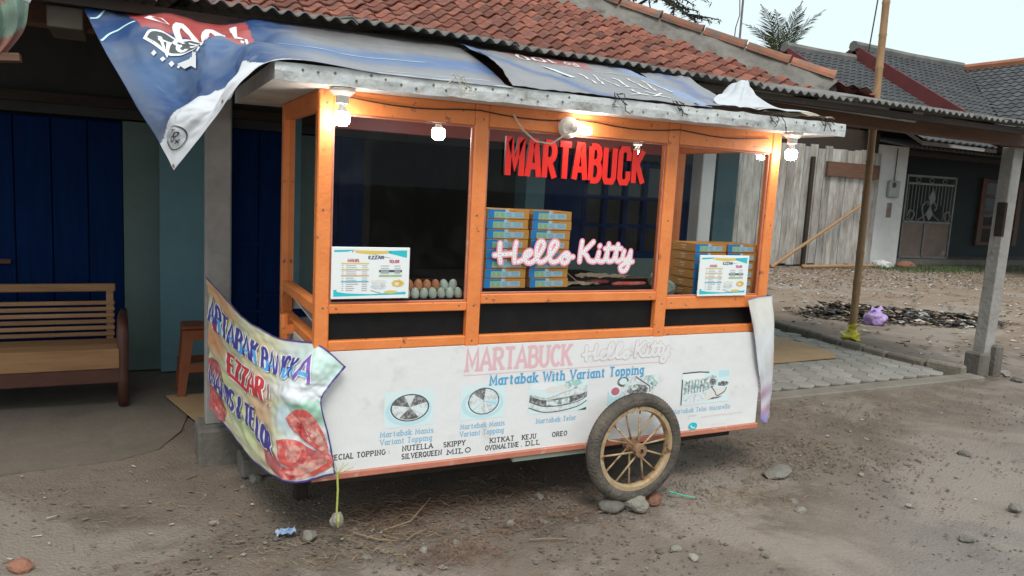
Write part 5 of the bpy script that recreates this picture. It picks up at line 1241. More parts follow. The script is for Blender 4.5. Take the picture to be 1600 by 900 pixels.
def board(label, P, z, th, m='ply'):
    mb = MB(); n = len(P); mb.add([(x, y, z) for x, y in P]+[(x, y, z+th) for x, y in P], [tuple(range(n))[::-1], tuple(range(n, 2*n))]+[(i, (i+1) % n, (i+1) % n+n, i+n) for i in range(n)])
    return tag(mb.build('plywood_board', m), label, 'board')
board('tan plywood board lying on the porch floor below the brown stool', [(-.48, 2.46), (-.36, 1.95), (-.24, 1.5), (.2, 1.45), (.25, 2.4)], .0235, .012)
board('tan plywood board lying on the hexagonal paving right of the cart', [(4.0, 2.55), (4.8, 2.12), (5.75, 2.15), (5.98, 2.5), (5.95, 3.2), (4.6, 3.3)], .04, .01)
MB().bar((-.36, 1.16, .1), (-.355, 1.17, .1), .01, .01)
cb = thing('concrete_block', 'grey hollow concrete block lying behind the left banner', 'block', (-.02, 1.0, 0))
MB().box(-.18, .2, .85, 1.05, .0, .1).build('block_body', 'block', cb, bevel=.012)

# ================================================================== YARD ON THE RIGHT
def bamboo(label, a, b_, r0, r1, m, nodes=9, name='bamboo_pole'):
    a, b_ = Vector(a), Vector(b_); pts, rs = [], []
    for i in range(nodes):
        for f, k in ((0, 1.12), (.06, 1.0), (.5, .97), (.94, 1.0)):
            t = (i+f)/nodes; pts.append(a.lerp(b_, t)); rs.append((r0+(r1-r0)*t)*k)
    pts.append(b_); rs.append(r1)
    return tag(MB().tube(pts, rs, 10).build(name, m, smooth=True), label, 'bamboo pole')
bamboo('tall upright bamboo mast rising through the porch roof at right', (7.04, 3.04, -.02), (6.97, 3.04, 4.6), .046, .04, 'bamboo', 13)
yb = thing('plastic_bag', 'yellow plastic bag tied round the foot of the bamboo mast', 'bag', (7.0, 3.0, 0))
mb = MB(); nr_ = 18
for i in range(13):
    z = .0+.19*i/12; rr_ = .062+.03*math.sin(i*.55)+.012*math.sin(i*1.9)
    for k in range(nr_): a = 2*math.pi*k/nr_; r_ = rr_*(1+.3*mnoise.noise(Vector((math.cos(a)*1.6, math.sin(a)*1.6, z*14)))+.5*max(0, math.cos(a-2.6))*(1-i/12)); mb.v.append((7.03+r_*math.cos(a), 3.03+r_*math.sin(a), z+.02*math.sin(2*a+i)))
for i in range(12):
    for k in range(nr_): mb.f.append((i*nr_+k, i*nr_+(k+1) % nr_, (i+1)*nr_+(k+1) % nr_, (i+1)*nr_+k))
mb.mi = [0]*len(mb.f); mb.build('bag_body', 'yellowbag', yb)
bamboo('slim bamboo pole leaning diagonally against the plank wall', (13.3, 10.55, .02), (16.7, 10.85, 1.68), .045, .035, 'bamboo', 12)
bamboo('bamboo pole lying on the ground along the foot of the plank wall', (14.2, 10.4, .05), (16.9, 10.5, .07), .05, .04, 'bamboo', 9)

# rubbish heap
rb = random.Random(21); mb = MB()
for i in range(5200):
    t = rb.random(); cx, cy = 8.4+1.9*t, 4.55-.95*t; s_ = rb.gauss(0, 1)
    px, py = cx+rb.gauss(0, .24)+.2*s_*.5, cy+rb.gauss(0, .2); d = ((px-cx)**2+(py-cy)**2)**.5
    z = max(0, .2*math.exp(-(d/.32)**2)*rb.random()*(1-.5*t)); a = rb.uniform(0, 6.28); L_ = rb.uniform(.008, .045)*(1.8 if rb.random() < .06 else 1); W_ = L_*rb.uniform(.35, .8); tl_ = rb.uniform(-.5, .5)
    ux, uy = math.cos(a)*L_, math.sin(a)*L_; vx, vy = -math.sin(a)*W_, math.cos(a)*W_
    c = rb.choices([0, 1, 2], [.62, .14, .34])[0]
    mb.add([(px-ux-vx, py-uy-vy, z+.012), (px+ux-vx, py+uy-vy, z+.012+tl_*L_), (px+ux+vx, py+uy+vy, z+.014+tl_*W_+L_*.3), (px-ux+vx, py-uy+vy, z+.012+W_*.5), (px, py, z)], [(0,1,2,3),(1,0,4),(2,1,4),(3,2,4),(0,3,4)], c)
tag(mb.build('rubbish_heap', ['litter_blk', 'litter_wht', 'litter_brn']), 'spread heap of burnt black and white rubbish on the yard soil', 'rubbish', kind='stuff')
pb = thing('plastic_bag', 'knotted purple plastic bag in front of the rubbish heap', 'bag', (8.42, 3.8, 0))
o = rock('bag_body', 'purplebag', (8.42, 3.8, .0), .14, .13, .12, 2, parent=pb, rough=.3, sub=4, sink=.1)
for sg_ in (-1, 1):
    mb = MB(); P_ = [(8.42, 3.8, .16), (8.42+.04*sg_, 3.79, .21), (8.42+.09*sg_, 3.78, .235), (8.42+.13*sg_, 3.78, .2)]
    for (x, y, z), w in zip(P_, (.03, .035, .05, .02)): mb.v += [(x-.01, y-w*.6, z-w*.4), (x+.01, y+w*.6, z+w*.5)]
    mb.f = [(0, 1, 3, 2), (2, 3, 5, 4), (4, 5, 7, 6)]; mb.mi = [0]*3; mb.build('bag_handle', 'purplebag', pb)
for (x, y, sx_, lab, m) in ((17.5, 10.7, .3, 'white plastic bag lying at the foot of the white wall', 'whitebag'), (18.2, 10.5, .22, 'reddish brick lump at the foot of the white wall', 'brick')):
    tag(rock('plastic_bag' if m == 'whitebag' else 'brick_lump', m, (x, y, 0), sx_, .2, .14, x, rough=.3, sub=2), lab, 'bag' if m == 'whitebag' else 'brick')

# plank wall
pw = thing('plank_wall', 'weathered grey plank wall with flaking whitewash behind the yard', 'wall', (14, 11, 0)); x = 10.2; rp = random.Random(8)
while x < 17.25:
    w = rp.uniform(.22, .34); z1 = 3.08+rp.uniform(-.08, .06)
    MB().box(x, x+w-.012, 11+rp.uniform(-.012, .012), 11.045, .02+rp.uniform(0, .05), z1).build('plank', 'plank', pw); x += w
MB().box(10.2, 17.3, 11.05, 11.1, .0, 3.6).build('backing', 'wood_dark', pw)
MB().box(14.75, 14.86, 10.93, 10.985, .0, 2.8).build('batten', 'wood_dark', pw)
MB().box(15.3, 17.25, 10.9, 10.985, 2.35, 2.72).build('brown_board', 'wood_beam', pw)
# white house front with meter
wh = thing('white_house', 'dark roofed house with white plaster wall, red gable board and dark porch', 'house', (19, 12, 0))
MB().box(17.32, 18.6, 11.1, 11.35, 0, 3.3).build('wall', 'plaster', wh)
MB().box(18.35, 18.6, 11.35, 12.6, 0, 3.3).build('side_wall', 'plaster', wh)
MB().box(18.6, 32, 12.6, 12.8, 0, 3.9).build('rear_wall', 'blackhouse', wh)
MB().box(18.6, 32, 11.3, 12.6, .0, .17).build('porch_step', 'block', wh)
corr(18.3, 32, 10.9, 3.32, 12.9, 3.75, wl=.2, amp=.03, th=.02, parent=wh, name='porch_roof')
MB().box(18.3, 32, 11.2, 11.3, 3.1, 3.24).build('porch_beam', 'wood_dark', wh)
for (x0, x1) in ((24.35, 24.6), (25.3, 25.5), (26.35, 26.6)): MB().box(x0, x1, 12.5, 12.598, .55, 2.75).build('window_frame', 'brownframe', wh)
for z in (.55, 1.1, 1.62, 2.14, 2.63): MB().box(24.6, 26.35, 12.52, 12.597, z, z+.1).build('window_bar', 'brownframe', wh)
for i in range(2):
    for z in (.65, 1.2, 1.72, 2.24): MB().box((24.6, 25.5)[i], (25.3, 26.35)[i], 12.56, 12.565, z, z+.41).build('pane', 'glass', wh)
mt = thing('electric_meter', 'grey electricity meter box on the white wall', 'meter', (18.05, 11.05, 1.95))
MB().box(17.85, 18.27, 10.98, 11.098, 1.9, 2.36).build('case', 'meter', mt, bevel=.03); MB().lathe([(.0005,.01),(.07,.01),(.075,0)], (18.0, 10.975, 2.24), (0,-1,0), 16).build('dial', 'litter_blk', mt); MB().tube([(18.1, 11.07, 2.36), (18.1, 11.07, 3.25)], .012, 6).build('cable', 'wire', mt); MB().box(17.95, 18.15, 11.092, 11.099, 1.35, 1.75).build('stain_plate', 'rustplate', mt)
gt = thing('metal_gate', 'rusty steel gate with bars and scrollwork before the dark porch', 'gate', (20.4, 11.6, .17))
gx0, gx1, gy = 19.35, 21.55, 11.6
for a in (((gx0, gy, .17), (gx0, gy, 2.6)), ((gx1, gy, .17), (gx1, gy, 2.62)), ((gx0, gy, 2.58), (gx1, gy, 2.6)), ((gx0, gy, .22), (gx1, gy, .2)), ((gx0, gy, 1.25), (gx1, gy, 1.25)), ((gx0, gy, 2.36), (gx1, gy, 2.38)), (((gx0+gx1)/2-.1, gy, .2), ((gx0+gx1)/2-.1, gy, 1.25))): MB().bar(*a, .06, .06, (0,1,0)).build('frame_bar', 'steel', gt)
MB().box(gx0+.03, gx1-.03, gy+.01, gy+.02, .23, 1.22).build('lower_plate', 'rustplate', gt)
for k in range(15): x = gx0+.15*k+.13; MB().tube([(x, gy, 1.28 if abs(k-7) > 3 else 1.75), (x, gy, 2.36)], .013, 6).build('bar', 'steel', gt)
for k in range(3):
    x = gx0+.5+k*.6; MB().tube([(x+.1*math.cos(R(a)), gy, 2.48+.07*math.sin(R(a))) for a in range(0, 331, 30)], .018, 6).build('scroll', 'steel', gt)
def scr(pts, r=.028): MB().tube([(x, gy-.03, z) for x, z in smooth_path(pts, 5)], r, 6).build('scroll', 'steel', gt)
cx = (gx0+gx1)/2
scr([(gx0+.1, 1.35), (gx0+.3, 1.3), (gx0+.42, 1.5), (gx0+.2, 1.58), (gx0+.12, 1.4)]); scr([(gx1-.1, 1.35), (gx1-.3, 1.3), (gx1-.42, 1.5), (gx1-.2, 1.58), (gx1-.12, 1.4)]); scr([(cx-.5, 1.3), (cx-.15, 1.5), (cx+.1, 1.85), (cx+.3, 1.7), (cx+.2, 1.6)]); scr([(cx+.5, 1.3), (cx+.15, 1.5), (cx-.1, 1.85), (cx-.35, 1.7), (cx-.2, 1.3)])
mb = MB().add([(cx, gy-.05, 1.3), (cx+.17, gy-.05, 1.5), (cx, gy-.05, 1.72), (cx-.17, gy-.05, 1.5), (cx, gy-.02, 1.5)], [(0,1,2,3)]); mb.add([(cx+.02, gy-.05, 1.74), (cx+.2, gy-.05, 1.95), (cx+.06, gy-.05, 2.25), (cx-.12, gy-.05, 2.0)], [(0,1,2,3)]); mb.build('leaf_plate', 'steel', gt)

# dark tiled roofs
dt = MB(); dw, dl = .27, .33; npx = 6
for (y, lift) in ((0, .03), (dl, 0)):
    for i in range(npx+1): dt.v.append((dw*1.03*i/npx, y, lift+.022*math.sin(2*math.pi*i/npx)))
for i in range(npx+1): dt.v.append((dw*1.03*i/npx, 0.004, -.012+.022*math.sin(2*math.pi*i/npx)))
for i in range(npx): dt.f += [(i, i+1, i+npx+2, i+npx+1), (i+1, i, i+2*(npx+1), i+2*(npx+1)+1)]
dt.mi = [0]*len(dt.f)
def tiled(parent, origin, ex, ey, nx_, ny_, keep, nparts, name='tiled_slope'):
    """origin at lower-left of the slope; ex along the eave, ey up the slope (unit vectors)"""
    o0, ex, ey = Vector(origin), Vector(ex).normalized(), Vector(ey).normalized(); ez_ = ex.cross(ey).normalized()
    rot = Matrix((ex, ey, ez_)).transposed(); eul = rot.to_euler(); rest = MB(); proto_ = None; cand = []
    for j in range(ny_):
        for i in range(nx_):
            pp = o0+ex*(i*dw)+ey*(j*.27)
            if keep(pp+ex*dw*.5+ey*.13): cand.append(pp)
    def shown(pp): a = vis(pp); return -20 < a[0] < 1640 and -20 < a[1] < 185
    cs = sorted([c for c in cand if shown(c)], key=lambda c: (c-camp).length)[:nparts]; ids = set(id(c) for c in cs)
    base = rest
    holder = None
    for c in cand:
        if id(c) not in ids:
            rest.add([tuple(c+rot @ Vector(v)) for v in dt.v], dt.f)
    holder = rest.build(name, 'darktile', parent); holder['kind'] = 'stuff'
    for c in cs:
        if proto_ is None: proto_ = local(dt, 'roof_tile', 'darktile', parent, c, eul)
        else: inst(proto_, 'roof_tile', parent, c, eul)
    return holder
sl = Vector((0, 1, .6))
def slope_base(parent, P, m='wood_dark', name='roof_deck'):
    mb = MB(); n = len(P); mb.add(list(P)+[(a[0], a[1], a[2]-.08) for a in P], [tuple(range(n)), tuple(range(n, 2*n))[::-1]]+[(i, i+n, (i+1) % n+n, (i+1) % n) for i in range(n)]); return mb.build(name, m, parent)
za = lambda y: 6.13-.6*(14-y); zb2 = lambda y: 6.5-.6*(14-y)
ha = thing('dark_roof_house', 'low house with dark tiled gable roof and maroon gable board beside the palm', 'house', (17, 13, 0))
MB().add([(16.75, 9.3, 0), (16.75, 18.7, 0), (16.75, 18.7, za(9.3)), (16.75, 14, za(14)-.1), (16.75, 9.3, za(9.3)-.1), (16.9, 9.3, 0), (16.9, 18.7, 0), (16.9, 18.7, za(9.3)), (16.9, 14, za(14)-.1), (16.9, 9.3, za(9.3)-.1)], [(0,1,2,3,4),(9,8,7,6,5),(0,5,6,1),(3,2,7,8),(4,3,8,9)]).build('gable_wall', 'barge', ha) if False else MB().add([(16.75, 11.2, 2.9), (16.75, 16.8, 2.9), (16.75, 14, za(14)-.15), (16.85, 11.2, 2.9), (16.85, 16.8, 2.9), (16.85, 14, za(14)-.15)], [(0,1,2),(5,4,3),(0,2,5,3),(2,1,4,5),(1,0,3,4)]).build('gable_wall', 'barge', ha)
rd = slope_base(ha, [(16.6, 9.3, za(9.3)-.05), (19.6, 9.3, za(9.3)-.05), (19.6, 14, za(14)-.05), (16.6, 14, za(14)-.05)])
slope_base(ha, [(16.6, 14, za(14)-.05), (19.6, 14, za(14)-.05), (19.6, 18.7, za(9.3)-.05), (16.6, 18.7, za(9.3)-.05)], 'darktile')
tiled(rd, (16.62, 9.3, za(9.3)), (1, 0, 0), sl, 11, 21, lambda p: p.x < 19.6, 70)
MB().bar((16.55, 14.05, za(14)-.1), (16.55, 10.3, za(10.3)-.1), .05, .3, (1,0,.0) if False else (0,0,1)).build('gable_board', 'barge', ha)
MB().bar((16.55, 13.95, za(14)-.1), (16.55, 18.7, za(9.3)-.1), .05, .3).build('gable_board', 'barge', ha)
MB().tube([(16.5, 14, za(14)+.02), (18, 14, za(14)+.0), (19.5, 14, za(14)+.02)], .15, 8).build('ridge_cap', 'ridge_grey', ha)
rdb = slope_base(wh, [(19.5, 9.3, zb2(9.3)-.05), (24.9, 9.3, zb2(9.3)-.05), (24.9, 14, zb2(14)-.05), (19.5, 14, zb2(14)-.05)])
slope_base(wh, [(19.5, 14, zb2(14)-.05), (34, 14, zb2(14)-.05), (34, 18.7, zb2(9.3)-.05), (19.5, 18.7, zb2(9.3)-.05)], 'darktile')
val = lambda p: (24.6-p.x) > (14-p.y)-.3
tiled(rdb, (19.52, 9.3, zb2(9.3)), (1, 0, 0), sl, 20, 21, val, 110)
MB().bar((19.45, 14.05, zb2(14)-.14), (19.45, 10.2, zb2(10.2)-.14), .06, .42).build('gable_board', 'barge', wh); MB().bar((19.45, 13.95, zb2(14)-.14), (19.45, 18.7, zb2(9.3)-.14), .06, .42).build('gable_board', 'barge', wh)
MB().tube([(19.35, 14, zb2(14)+.04), (22, 14, zb2(14)), (24.7, 14, zb2(14)+.02)], .16, 8).build('ridge_cap', 'ridge_grey', wh)
hc = thing('cross_gable_house', 'dark tiled cross gable roof with orange ridge at the right edge', 'house', (25, 10, 0))
zc = lambda x: 6.42-.6*(24.75-x)
rdc = slope_base(hc, [(19.9, 4.8, zc(19.9)-.05), (24.75, 4.8, zc(24.75)-.05), (24.75, 14.0, zc(24.75)-.05), (19.9, 9.4, zc(19.9)-.05)])
slope_base(hc, [(24.75, 4.8, zc(24.75)-.05), (29.6, 4.8, zc(19.9)-.05), (29.6, 14, zc(19.9)-.05), (24.75, 14, zc(24.75)-.05)], 'darktile')
tiled(rdc, (19.9, 14.1, zc(19.9)), (0, -1, 0), (1, 0, .6), 34, 21, lambda p: (24.75-p.x) < (14-p.y)+.1 and p.y > 4.9, 120)
MB().tube([(24.75, 14.1, zc(24.75)+.02), (24.75, 10, zc(24.75)), (24.75, 4.7, zc(24.75)+.02)], .17, 8).build('ridge_cap', 'ridge_org', hc)
MB().tube([(24.6, 13.95, zc(24.6)+.04), (22.2, 11.5, zc(22.2)+.03), (20, 9.3, zc(20)+.03)], .06, 6).build('valley_flashing', 'ridge_grey', hc)
MB().box(21, 29, 5.2, 10.8, 3.4, 3.6).build('ceiling', 'wood_dark', hc)

# left neighbour's broken eave sheet
ns = thing('broken_eave_sheet', 'ragged pink and pale green corrugated sheet edge at the top left corner', 'roof sheet', (-1.3, .6, 2.1))
rg = Sheet([[(-1.9, .6, 2.5), (-1.3, .55, 2.3), (-1.03, .6, 2.22)], [(-1.9, .6, 2.2), (-1.25, .55, 2.12), (-1.05, .6, 2.1)], [(-1.9, .6, 2.0), (-1.3, .58, 1.97), (-1.12, .6, 1.99)]]); rg.wr = lambda u, v: .02*math.sin(u*30)
mbx = rg.mesh(40, 20, lambda u, v: lerp((.3, .13, .1), (.25, .38, .3), sstep(.1, .3, math.sin(u*7+v*5))), .006); M['eave_paint'] = attr_mat('eave_paint', .8, (.1, .08, .07), .6); mbx.build('sheet', 'eave_paint', ns)
mb = MB(); mb.tube([(-1.6, .5, 2.32), (-1.2, .5, 2.26), (-1.02, .52, 2.2)], [.02, .016, .01], 6); mb.build('cloth_edge', 'tarp_white', ns); MB().bar((-1.7, .62, 1.93), (-1.07, .62, 1.99), .08, .03).build('rotten_board', 'wood_beam', ns)

# ================================================================== TREES, MASTS, WIRES
def palm(label, base, top, n, L, seed):
    t = thing('palm_tree', label, 'palm tree', base); base, top = Vector(base), Vector(top); r = random.Random(seed)
    MB().tube([base, base.lerp(top, .5)+Vector((.2, 0, 0)), top], [.22, .17, .13], 8).build('trunk', 'bark', t)
    for i in range(n):
        az = 2*math.pi*i/n+r.uniform(-.3, .3); el = r.choice([1.25, 1.0, .75, .45, 1.1]); Lf = L*r.uniform(.8, 1.1); d = Vector((math.cos(az)*math.cos(el), math.sin(az)*math.cos(el), math.sin(el))); p_ = Vector(top); pts = [Vector(p_)]; m_ = MB()
        ns_ = 12
        for k in range(ns_): d = (d+Vector((0, 0, -.055-.02*k*(1.3-el)))).normalized(); p_ = p_+d*Lf/ns_; pts.append(Vector(p_))
        m_.tube(pts, [.04-.03*k/ns_ for k in range(ns_+1)], 4)
        for k in range(1, ns_+1):
            dd = (pts[k]-pts[k-1]).normalized(); sd_ = dd.cross(Vector((0,0,1))).normalized()
            for f in (0, .33, .66):
                q0 = pts[k-1].lerp(pts[k], f)
                for s_ in (-1, 1):
                    ll = Lf*.26*math.sin(math.pi*min(.97, .12+(k+f)/ns_*.85))*r.uniform(.8, 1.15); tip = q0+(dd*.75+sd_*s_*.65+Vector((0, 0, r.uniform(-.35, .1)))).normalized()*ll; w_ = dd*.045
                    mid = q0.lerp(tip, .5)+Vector((0,0,.02)); m_.add([q0-w_*.5, mid-w_, tip, mid+w_, q0+w_*.5], [(0,1,2,3,4)])
        m_.build('frond', 'leaf', t)
    return t
palm('dark green coconut palm rising behind the clay tile roof ridge', (41.0, 38.8, 0), (41.0, 38.8, 11.7), 17, 4.6, 3)
tr = thing('feathery_tree', 'tall tree with fine feathery foliage above the clay roof at top centre', 'tree', (15.3, 20.5, 0)); r = random.Random(12)
MB().tube([(15.2, 20.5, 0), (15.3, 20.5, 6), (15.0, 20.5, 8.6), (15.2, 20.5, 13)], [.25, .2, .15, .09], 8).build('trunk', 'bark', tr)
lf = MB(); lb = MB()
def spray(p0, d, L, depth):
    d = d.normalized(); pts = [p0]; p_ = Vector(p0)
    for k in range(5): d = (d+Vector((r.uniform(-.25,.25), r.uniform(-.25,.25), r.uniform(-.2,.16)))).normalized(); p_ = p_+d*L/5; pts.append(Vector(p_))
    lb.tube(pts, [.028*depth*(1-k/7)+.006 for k in range(6)], 5, False)
    if depth > 1:
        for k in range(1, 6):
            for _ in range(2): spray(pts[k], d+Vector((r.uniform(-1,1), r.uniform(-1,1), r.uniform(-.5,.6)))*1., L*.62, depth-1)
    else:
        for k in range(1, 6):
            for _ in range(4):
                q0 = pts[k]+Vector((r.uniform(-.1,.1), r.uniform(-.1,.1), r.uniform(-.06,.06))); dv = Vector((r.uniform(-1,1), r.uniform(-1,1), r.uniform(-.7,.3))).normalized()*r.uniform(.14,.26); w_ = dv.cross(Vector((r.uniform(-.4,.4), r.uniform(-.4,.4), 1))).normalized()*.035
                lf.add([q0, q0+dv*.4+w_, q0+dv, q0+dv*.4-w_], [(0,1,2,3)])
for k in range(11):
    z0 = 8.35+k*.4; spray(Vector((15.1, 20.5, z0)), Vector((r.uniform(-1, 1.), r.uniform(-.8, .8), r.uniform(-.02, .4))), r.uniform(2.2, 3.2), 3)
lb.build('limbs', 'bark', tr); lf.build('crown', 'leaf2', tr)
an = thing('antenna_mast', 'thin grey antenna mast standing on the clay roof hip', 'antenna', (8.0, 6.5, 3))
MB().tube([(8.0, 6.5, 3.6), (8.0, 6.5, 6.5)], .018, 6).build('mast', 'steel', an); MB().tube([(7.99, 6.5, 5.0), (7.93, 6.5, 4.75), (7.96, 6.5, 4.5), (7.9, 6.5, 4.3), (7.88, 6.5, 3.9)], .008, 5).build('cable', 'wire', an)
tag(MB().tube([(19.9, 13.4, 12), (19.75, 13.5, 9.5), (19.7, 13.6, 7.6), (19.7, 13.7, 6.4), (19.6, 13.0, 5.4)], .022, 5).build('hanging_cable', 'wire'), 'thin black cable hanging down to the dark roof ridge', 'cable')

# ================================================================== STONES, STRAW, LITTER
for i, (c, s_, m, lab) in enumerate((((1.475, -.115, 0), (.075, .06, .038), 'stone', 'rounded grey stone wedged under the left of the cart wheel'),
        ((1.6, -.15, 0), (.07, .06, .04), 'stone_pale', 'angular pale brown stone wedged under the cart wheel'),
        ((1.735, -.1, 0), (.07, .05, .03), 'brick', 'flat reddish brown stone right of the cart wheel'),
        ((1.72, -.05, .0), (.035, .03, .05), 'stone', 'small upright stone touching the right of the cart wheel'))):
    tag(rock('wheel_stone', m, c, *s_, seed=i*1.7+.4, rough=.14 if i == 0 else .3, sub=3, sink=.15), lab, 'stone')
tag(rock('stone_slab', 'stone', (2.7, -.03, 0), .13, .06, .022, .35, rough=.3, sub=2, sink=.2), 'flat pale stone slab lying on the dirt right of the wheel', 'stone')
tag(rock('stone', 'stone_pale', (.01, .08, 0), .045, .03, .025, 1.4, rough=.3), 'tan stone lying beside the blue wrapper at left', 'stone')
tag(rock('brick_lump', 'brick', (-1.075, .19, 0), .05, .04, .028, 2.2, rough=.25), 'broken orange brick lump at the bottom left corner', 'brick')
ST = [('g',0.92,-0.09,0.035),('p',0.45,-0.19,0.030),('g',1.08,-0.12,0.029),('g',0.29,-0.14,0.024),('g',0.29,-0.23,0.025),('g',0.30,-0.30,0.020),('g',0.20,-0.17,0.026),('p',-0.35,0.38,0.029),('g',-0.28,0.35,0.019),('g',1.52,-0.57,0.031),('p',1.54,-0.67,0.031),('g',2.48,-0.36,0.030),('p',2.42,-0.46,0.037),('g',1.87,-0.77,0.019),('g',3.66,-0.17,0.032),('g',3.79,-0.15,0.028),('g',3.27,-0.32,0.030),('g',2.95,-1.00,0.042),('g',4.22,-0.17,0.045),('p',3.20,-0.20,0.026),('g',1.20,0.15,0.038),('g',3.61,-0.85,0.047),('g',0.20,-0.06,0.021),('g',0.52,-0.22,0.024),('g',0.61,-0.17,0.024),('g',1.37,-0.18,0.023),('g',1.52,-0.22,0.023),('g',2.42,0.02,0.028),('g',2.42,-0.06,0.031),('g',2.24,-0.07,0.027),('g',2.19,0.02,0.031),('p',3.06,-0.61,0.024),('g',1.90,-0.71,0.020),('p',0.47,-0.36,0.023),('g',-0.12,0.13,0.019),('g',2.90,-0.25,0.025),('g',-0.18,0.76,0.025),('g',-0.11,0.84,0.054),('g',7.07,1.25,0.084),('g',6.97,1.07,0.067),('g',0.35,-0.29,0.014),('g',0.65,-0.23,0.021),('g',0.80,-0.08,0.016),('g',1.24,-0.16,0.020),('g',2.46,-0.22,0.023),('g',2.05,-0.01,0.026)]
small = [t for t in ST if t[3] < .024]; ST = [t for t in ST if t[3] >= .024]
ordn = ['leftmost', 'second from left', 'third from left', 'fourth from left', 'fifth from left', 'sixth from left', 'seventh from left', 'eighth from left', 'ninth from left', 'tenth from left', 'eleventh from left', 'twelfth from left', 'thirteenth from left', 'fourteenth from left', 'fifteenth from left', 'sixteenth from left', 'seventeenth from left', 'eighteenth from left', 'nineteenth from left', 'twentieth from left'] + [f'{a}{b} from left' for a in ('twenty', 'thirty') for b in ('-first', '-second', '-third', '-fourth', '-fifth', '-sixth', '-seventh', '-eighth', '-ninth')]
cnt = {}
ST.sort(key=lambda t: vis((t[1], t[2], 0))[0])
for i, (k, x, y, s_) in enumerate(ST):
    s_ *= .86; o = rock('stone', 'stone' if k == 'g' else 'stone_pale', (x, y, -.01), s_, s_*.8, s_*.58, i*.77, rough=.36, sink=.34)
    if y > 1: g, b1 = 'rocks beside the leaning post', 'grey rock right of the leaning porch post'
    elif k == 'p': g, b1 = 'pale stones on the dirt', 'pale loose stone on the dirt'
    else: g, b1 = 'grey stones on the dirt', 'grey loose stone on the dirt'
    cnt[g] = cnt.get(g, -1)+1
    tag(o, f'{b1}, {ordn[cnt[g]]} of its kind', 'stone', g)
rg_ = random.Random(77); gm = [MB(), MB()]; oct_ = [(1,0,0),(-1,0,0),(0,1,0),(0,-1,0),(0,0,1),(0,0,-.6)]; of = [(0,2,4),(2,1,4),(1,3,4),(3,0,4),(2,0,5),(1,2,5),(3,1,5),(0,3,5)]
def pebble(mb, x, y, s_, mi):
    a = rg_.uniform(0, 6.28); k = [rg_.uniform(.6, 1.2) for _ in range(3)]
    mb.add([(x+s_*(v[0]*k[0]*math.cos(a)-v[1]*k[1]*math.sin(a)), y+s_*(v[0]*k[0]*math.sin(a)+v[1]*k[1]*math.cos(a)), max(-.02, s_*v[2]*.55*k[2])-.005) for v in oct_], of, mi)
gr = MB()
for (k, x, y, s_) in small: pebble(gr, x, y, s_, 0 if k == 'g' else 1)
for _ in range(19000):
    if rg_.random() < .45: x, y = rg_.gauss(1.2, 1.6), rg_.gauss(.1, .35)
    else: x, y = rg_.uniform(-2, 7), rg_.uniform(-2, 1.2)
    if rg_.random() < .12: x, y = rg_.gauss(2.5, .35), rg_.gauss(-.1, .16)
    if fbm(x, y, 1.1, 3, 40) < rg_.uniform(-.35, .25): continue
    pebble(gr, x, y, abs(rg_.gauss(.0035, .004))+.002, rg_.choices([0, 1, 2, 3], [.3, .1, .05, .6])[0])
tag(gr.build('gravel', ['stone', 'stone_pale', 'brick', 'clod']), 'fine grey gravel scattered over the dirt in front of the cart', 'gravel', kind='stuff')
yd = MB()
for _ in range(3800):
    x, y = rg_.uniform(6.6, 19), rg_.uniform(1.5, 10.8)
    if rg_.random() < .35: x, y = rg_.uniform(9, 20), rg_.uniform(7, 10.8)
    L_ = rg_.uniform(.01, .05); W_ = rg_.uniform(.006, .025); a = rg_.uniform(0, 6.28); ux, uy = math.cos(a)*L_, math.sin(a)*L_; vx, vy = -math.sin(a)*W_, math.cos(a)*W_; h = rg_.uniform(.004, .03)
    yd.add([(x-ux-vx, y-uy-vy, .003), (x+ux-vx, y+uy-vy, h), (x+ux+vx, y+uy+vy, .004), (x-ux+vx, y-uy+vy, h*.6)], [(0,1,2,3)], rg_.choices([0, 1, 2], [.25, .3, .5])[0])
tag(yd.build('yard_litter', ['litter_blk', 'litter_wht', 'litter_brn']), 'dry leaves and paper scraps scattered over the yard soil', 'litter', kind='stuff')
ft = MB()
for _ in range(420):
    x, y = rg_.uniform(-2, 5.5), rg_.uniform(-1.2, 1.3)
    if fbm(x, y, 1.3, 3, 20) < rg_.uniform(-.3, .3): continue
    if rg_.random() < .4: x, y = rg_.gauss(-.9, .6), rg_.gauss(.5, .35)
    L_ = rg_.uniform(.004, .02); W_ = rg_.uniform(.003, .007); a = rg_.uniform(0, 6.28); ux, uy = math.cos(a)*L_, math.sin(a)*L_; vx, vy = -math.sin(a)*W_, math.cos(a)*W_; h = rg_.uniform(.003, .009)
    ft.add([(x-ux-vx, y-uy-vy, .004), (x+ux-vx, y+uy-vy, h), (x+ux+vx, y+uy+vy, .005), (x-ux+vx, y-uy+vy, h*.6)], [(0,1,2,3)], rg_.choices([0, 1], [.25, .75])[0])
tag(ft.build('ground_litter', ['litter_wht', 'litter_brn']), 'tiny paper scraps and leaf bits scattered on the dirt around the cart', 'litter', kind='stuff')
def tuft(name, label, cx, cy, rx, ry, n, L, m, seed, hh=.05):
    r = random.Random(seed); mb = MB()
    for _ in range(n):
        x, y = r.gauss(cx, rx), r.gauss(cy, ry); a = r.uniform(0, 6.28); el = r.uniform(-.1, .6); l = L*r.uniform(.4, 1.2)
        p0 = Vector((x, y, r.uniform(0, hh*.4))); p1 = p0+Vector((math.cos(a)*math.cos(el), math.sin(a)*math.cos(el), math.sin(el)*.8))*l*.5; p2 = p1+Vector((math.cos(a+r.uniform(-.6,.6)), math.sin(a+r.uniform(-.6,.6)), -.25))*l*.5
        p2.z = max(p2.z, .004); mb.tube([p0, p1, p2], r.uniform(.0008, .0019), 3, False)
    return tag(mb.build(name, m), label, 'straw', kind='stuff')
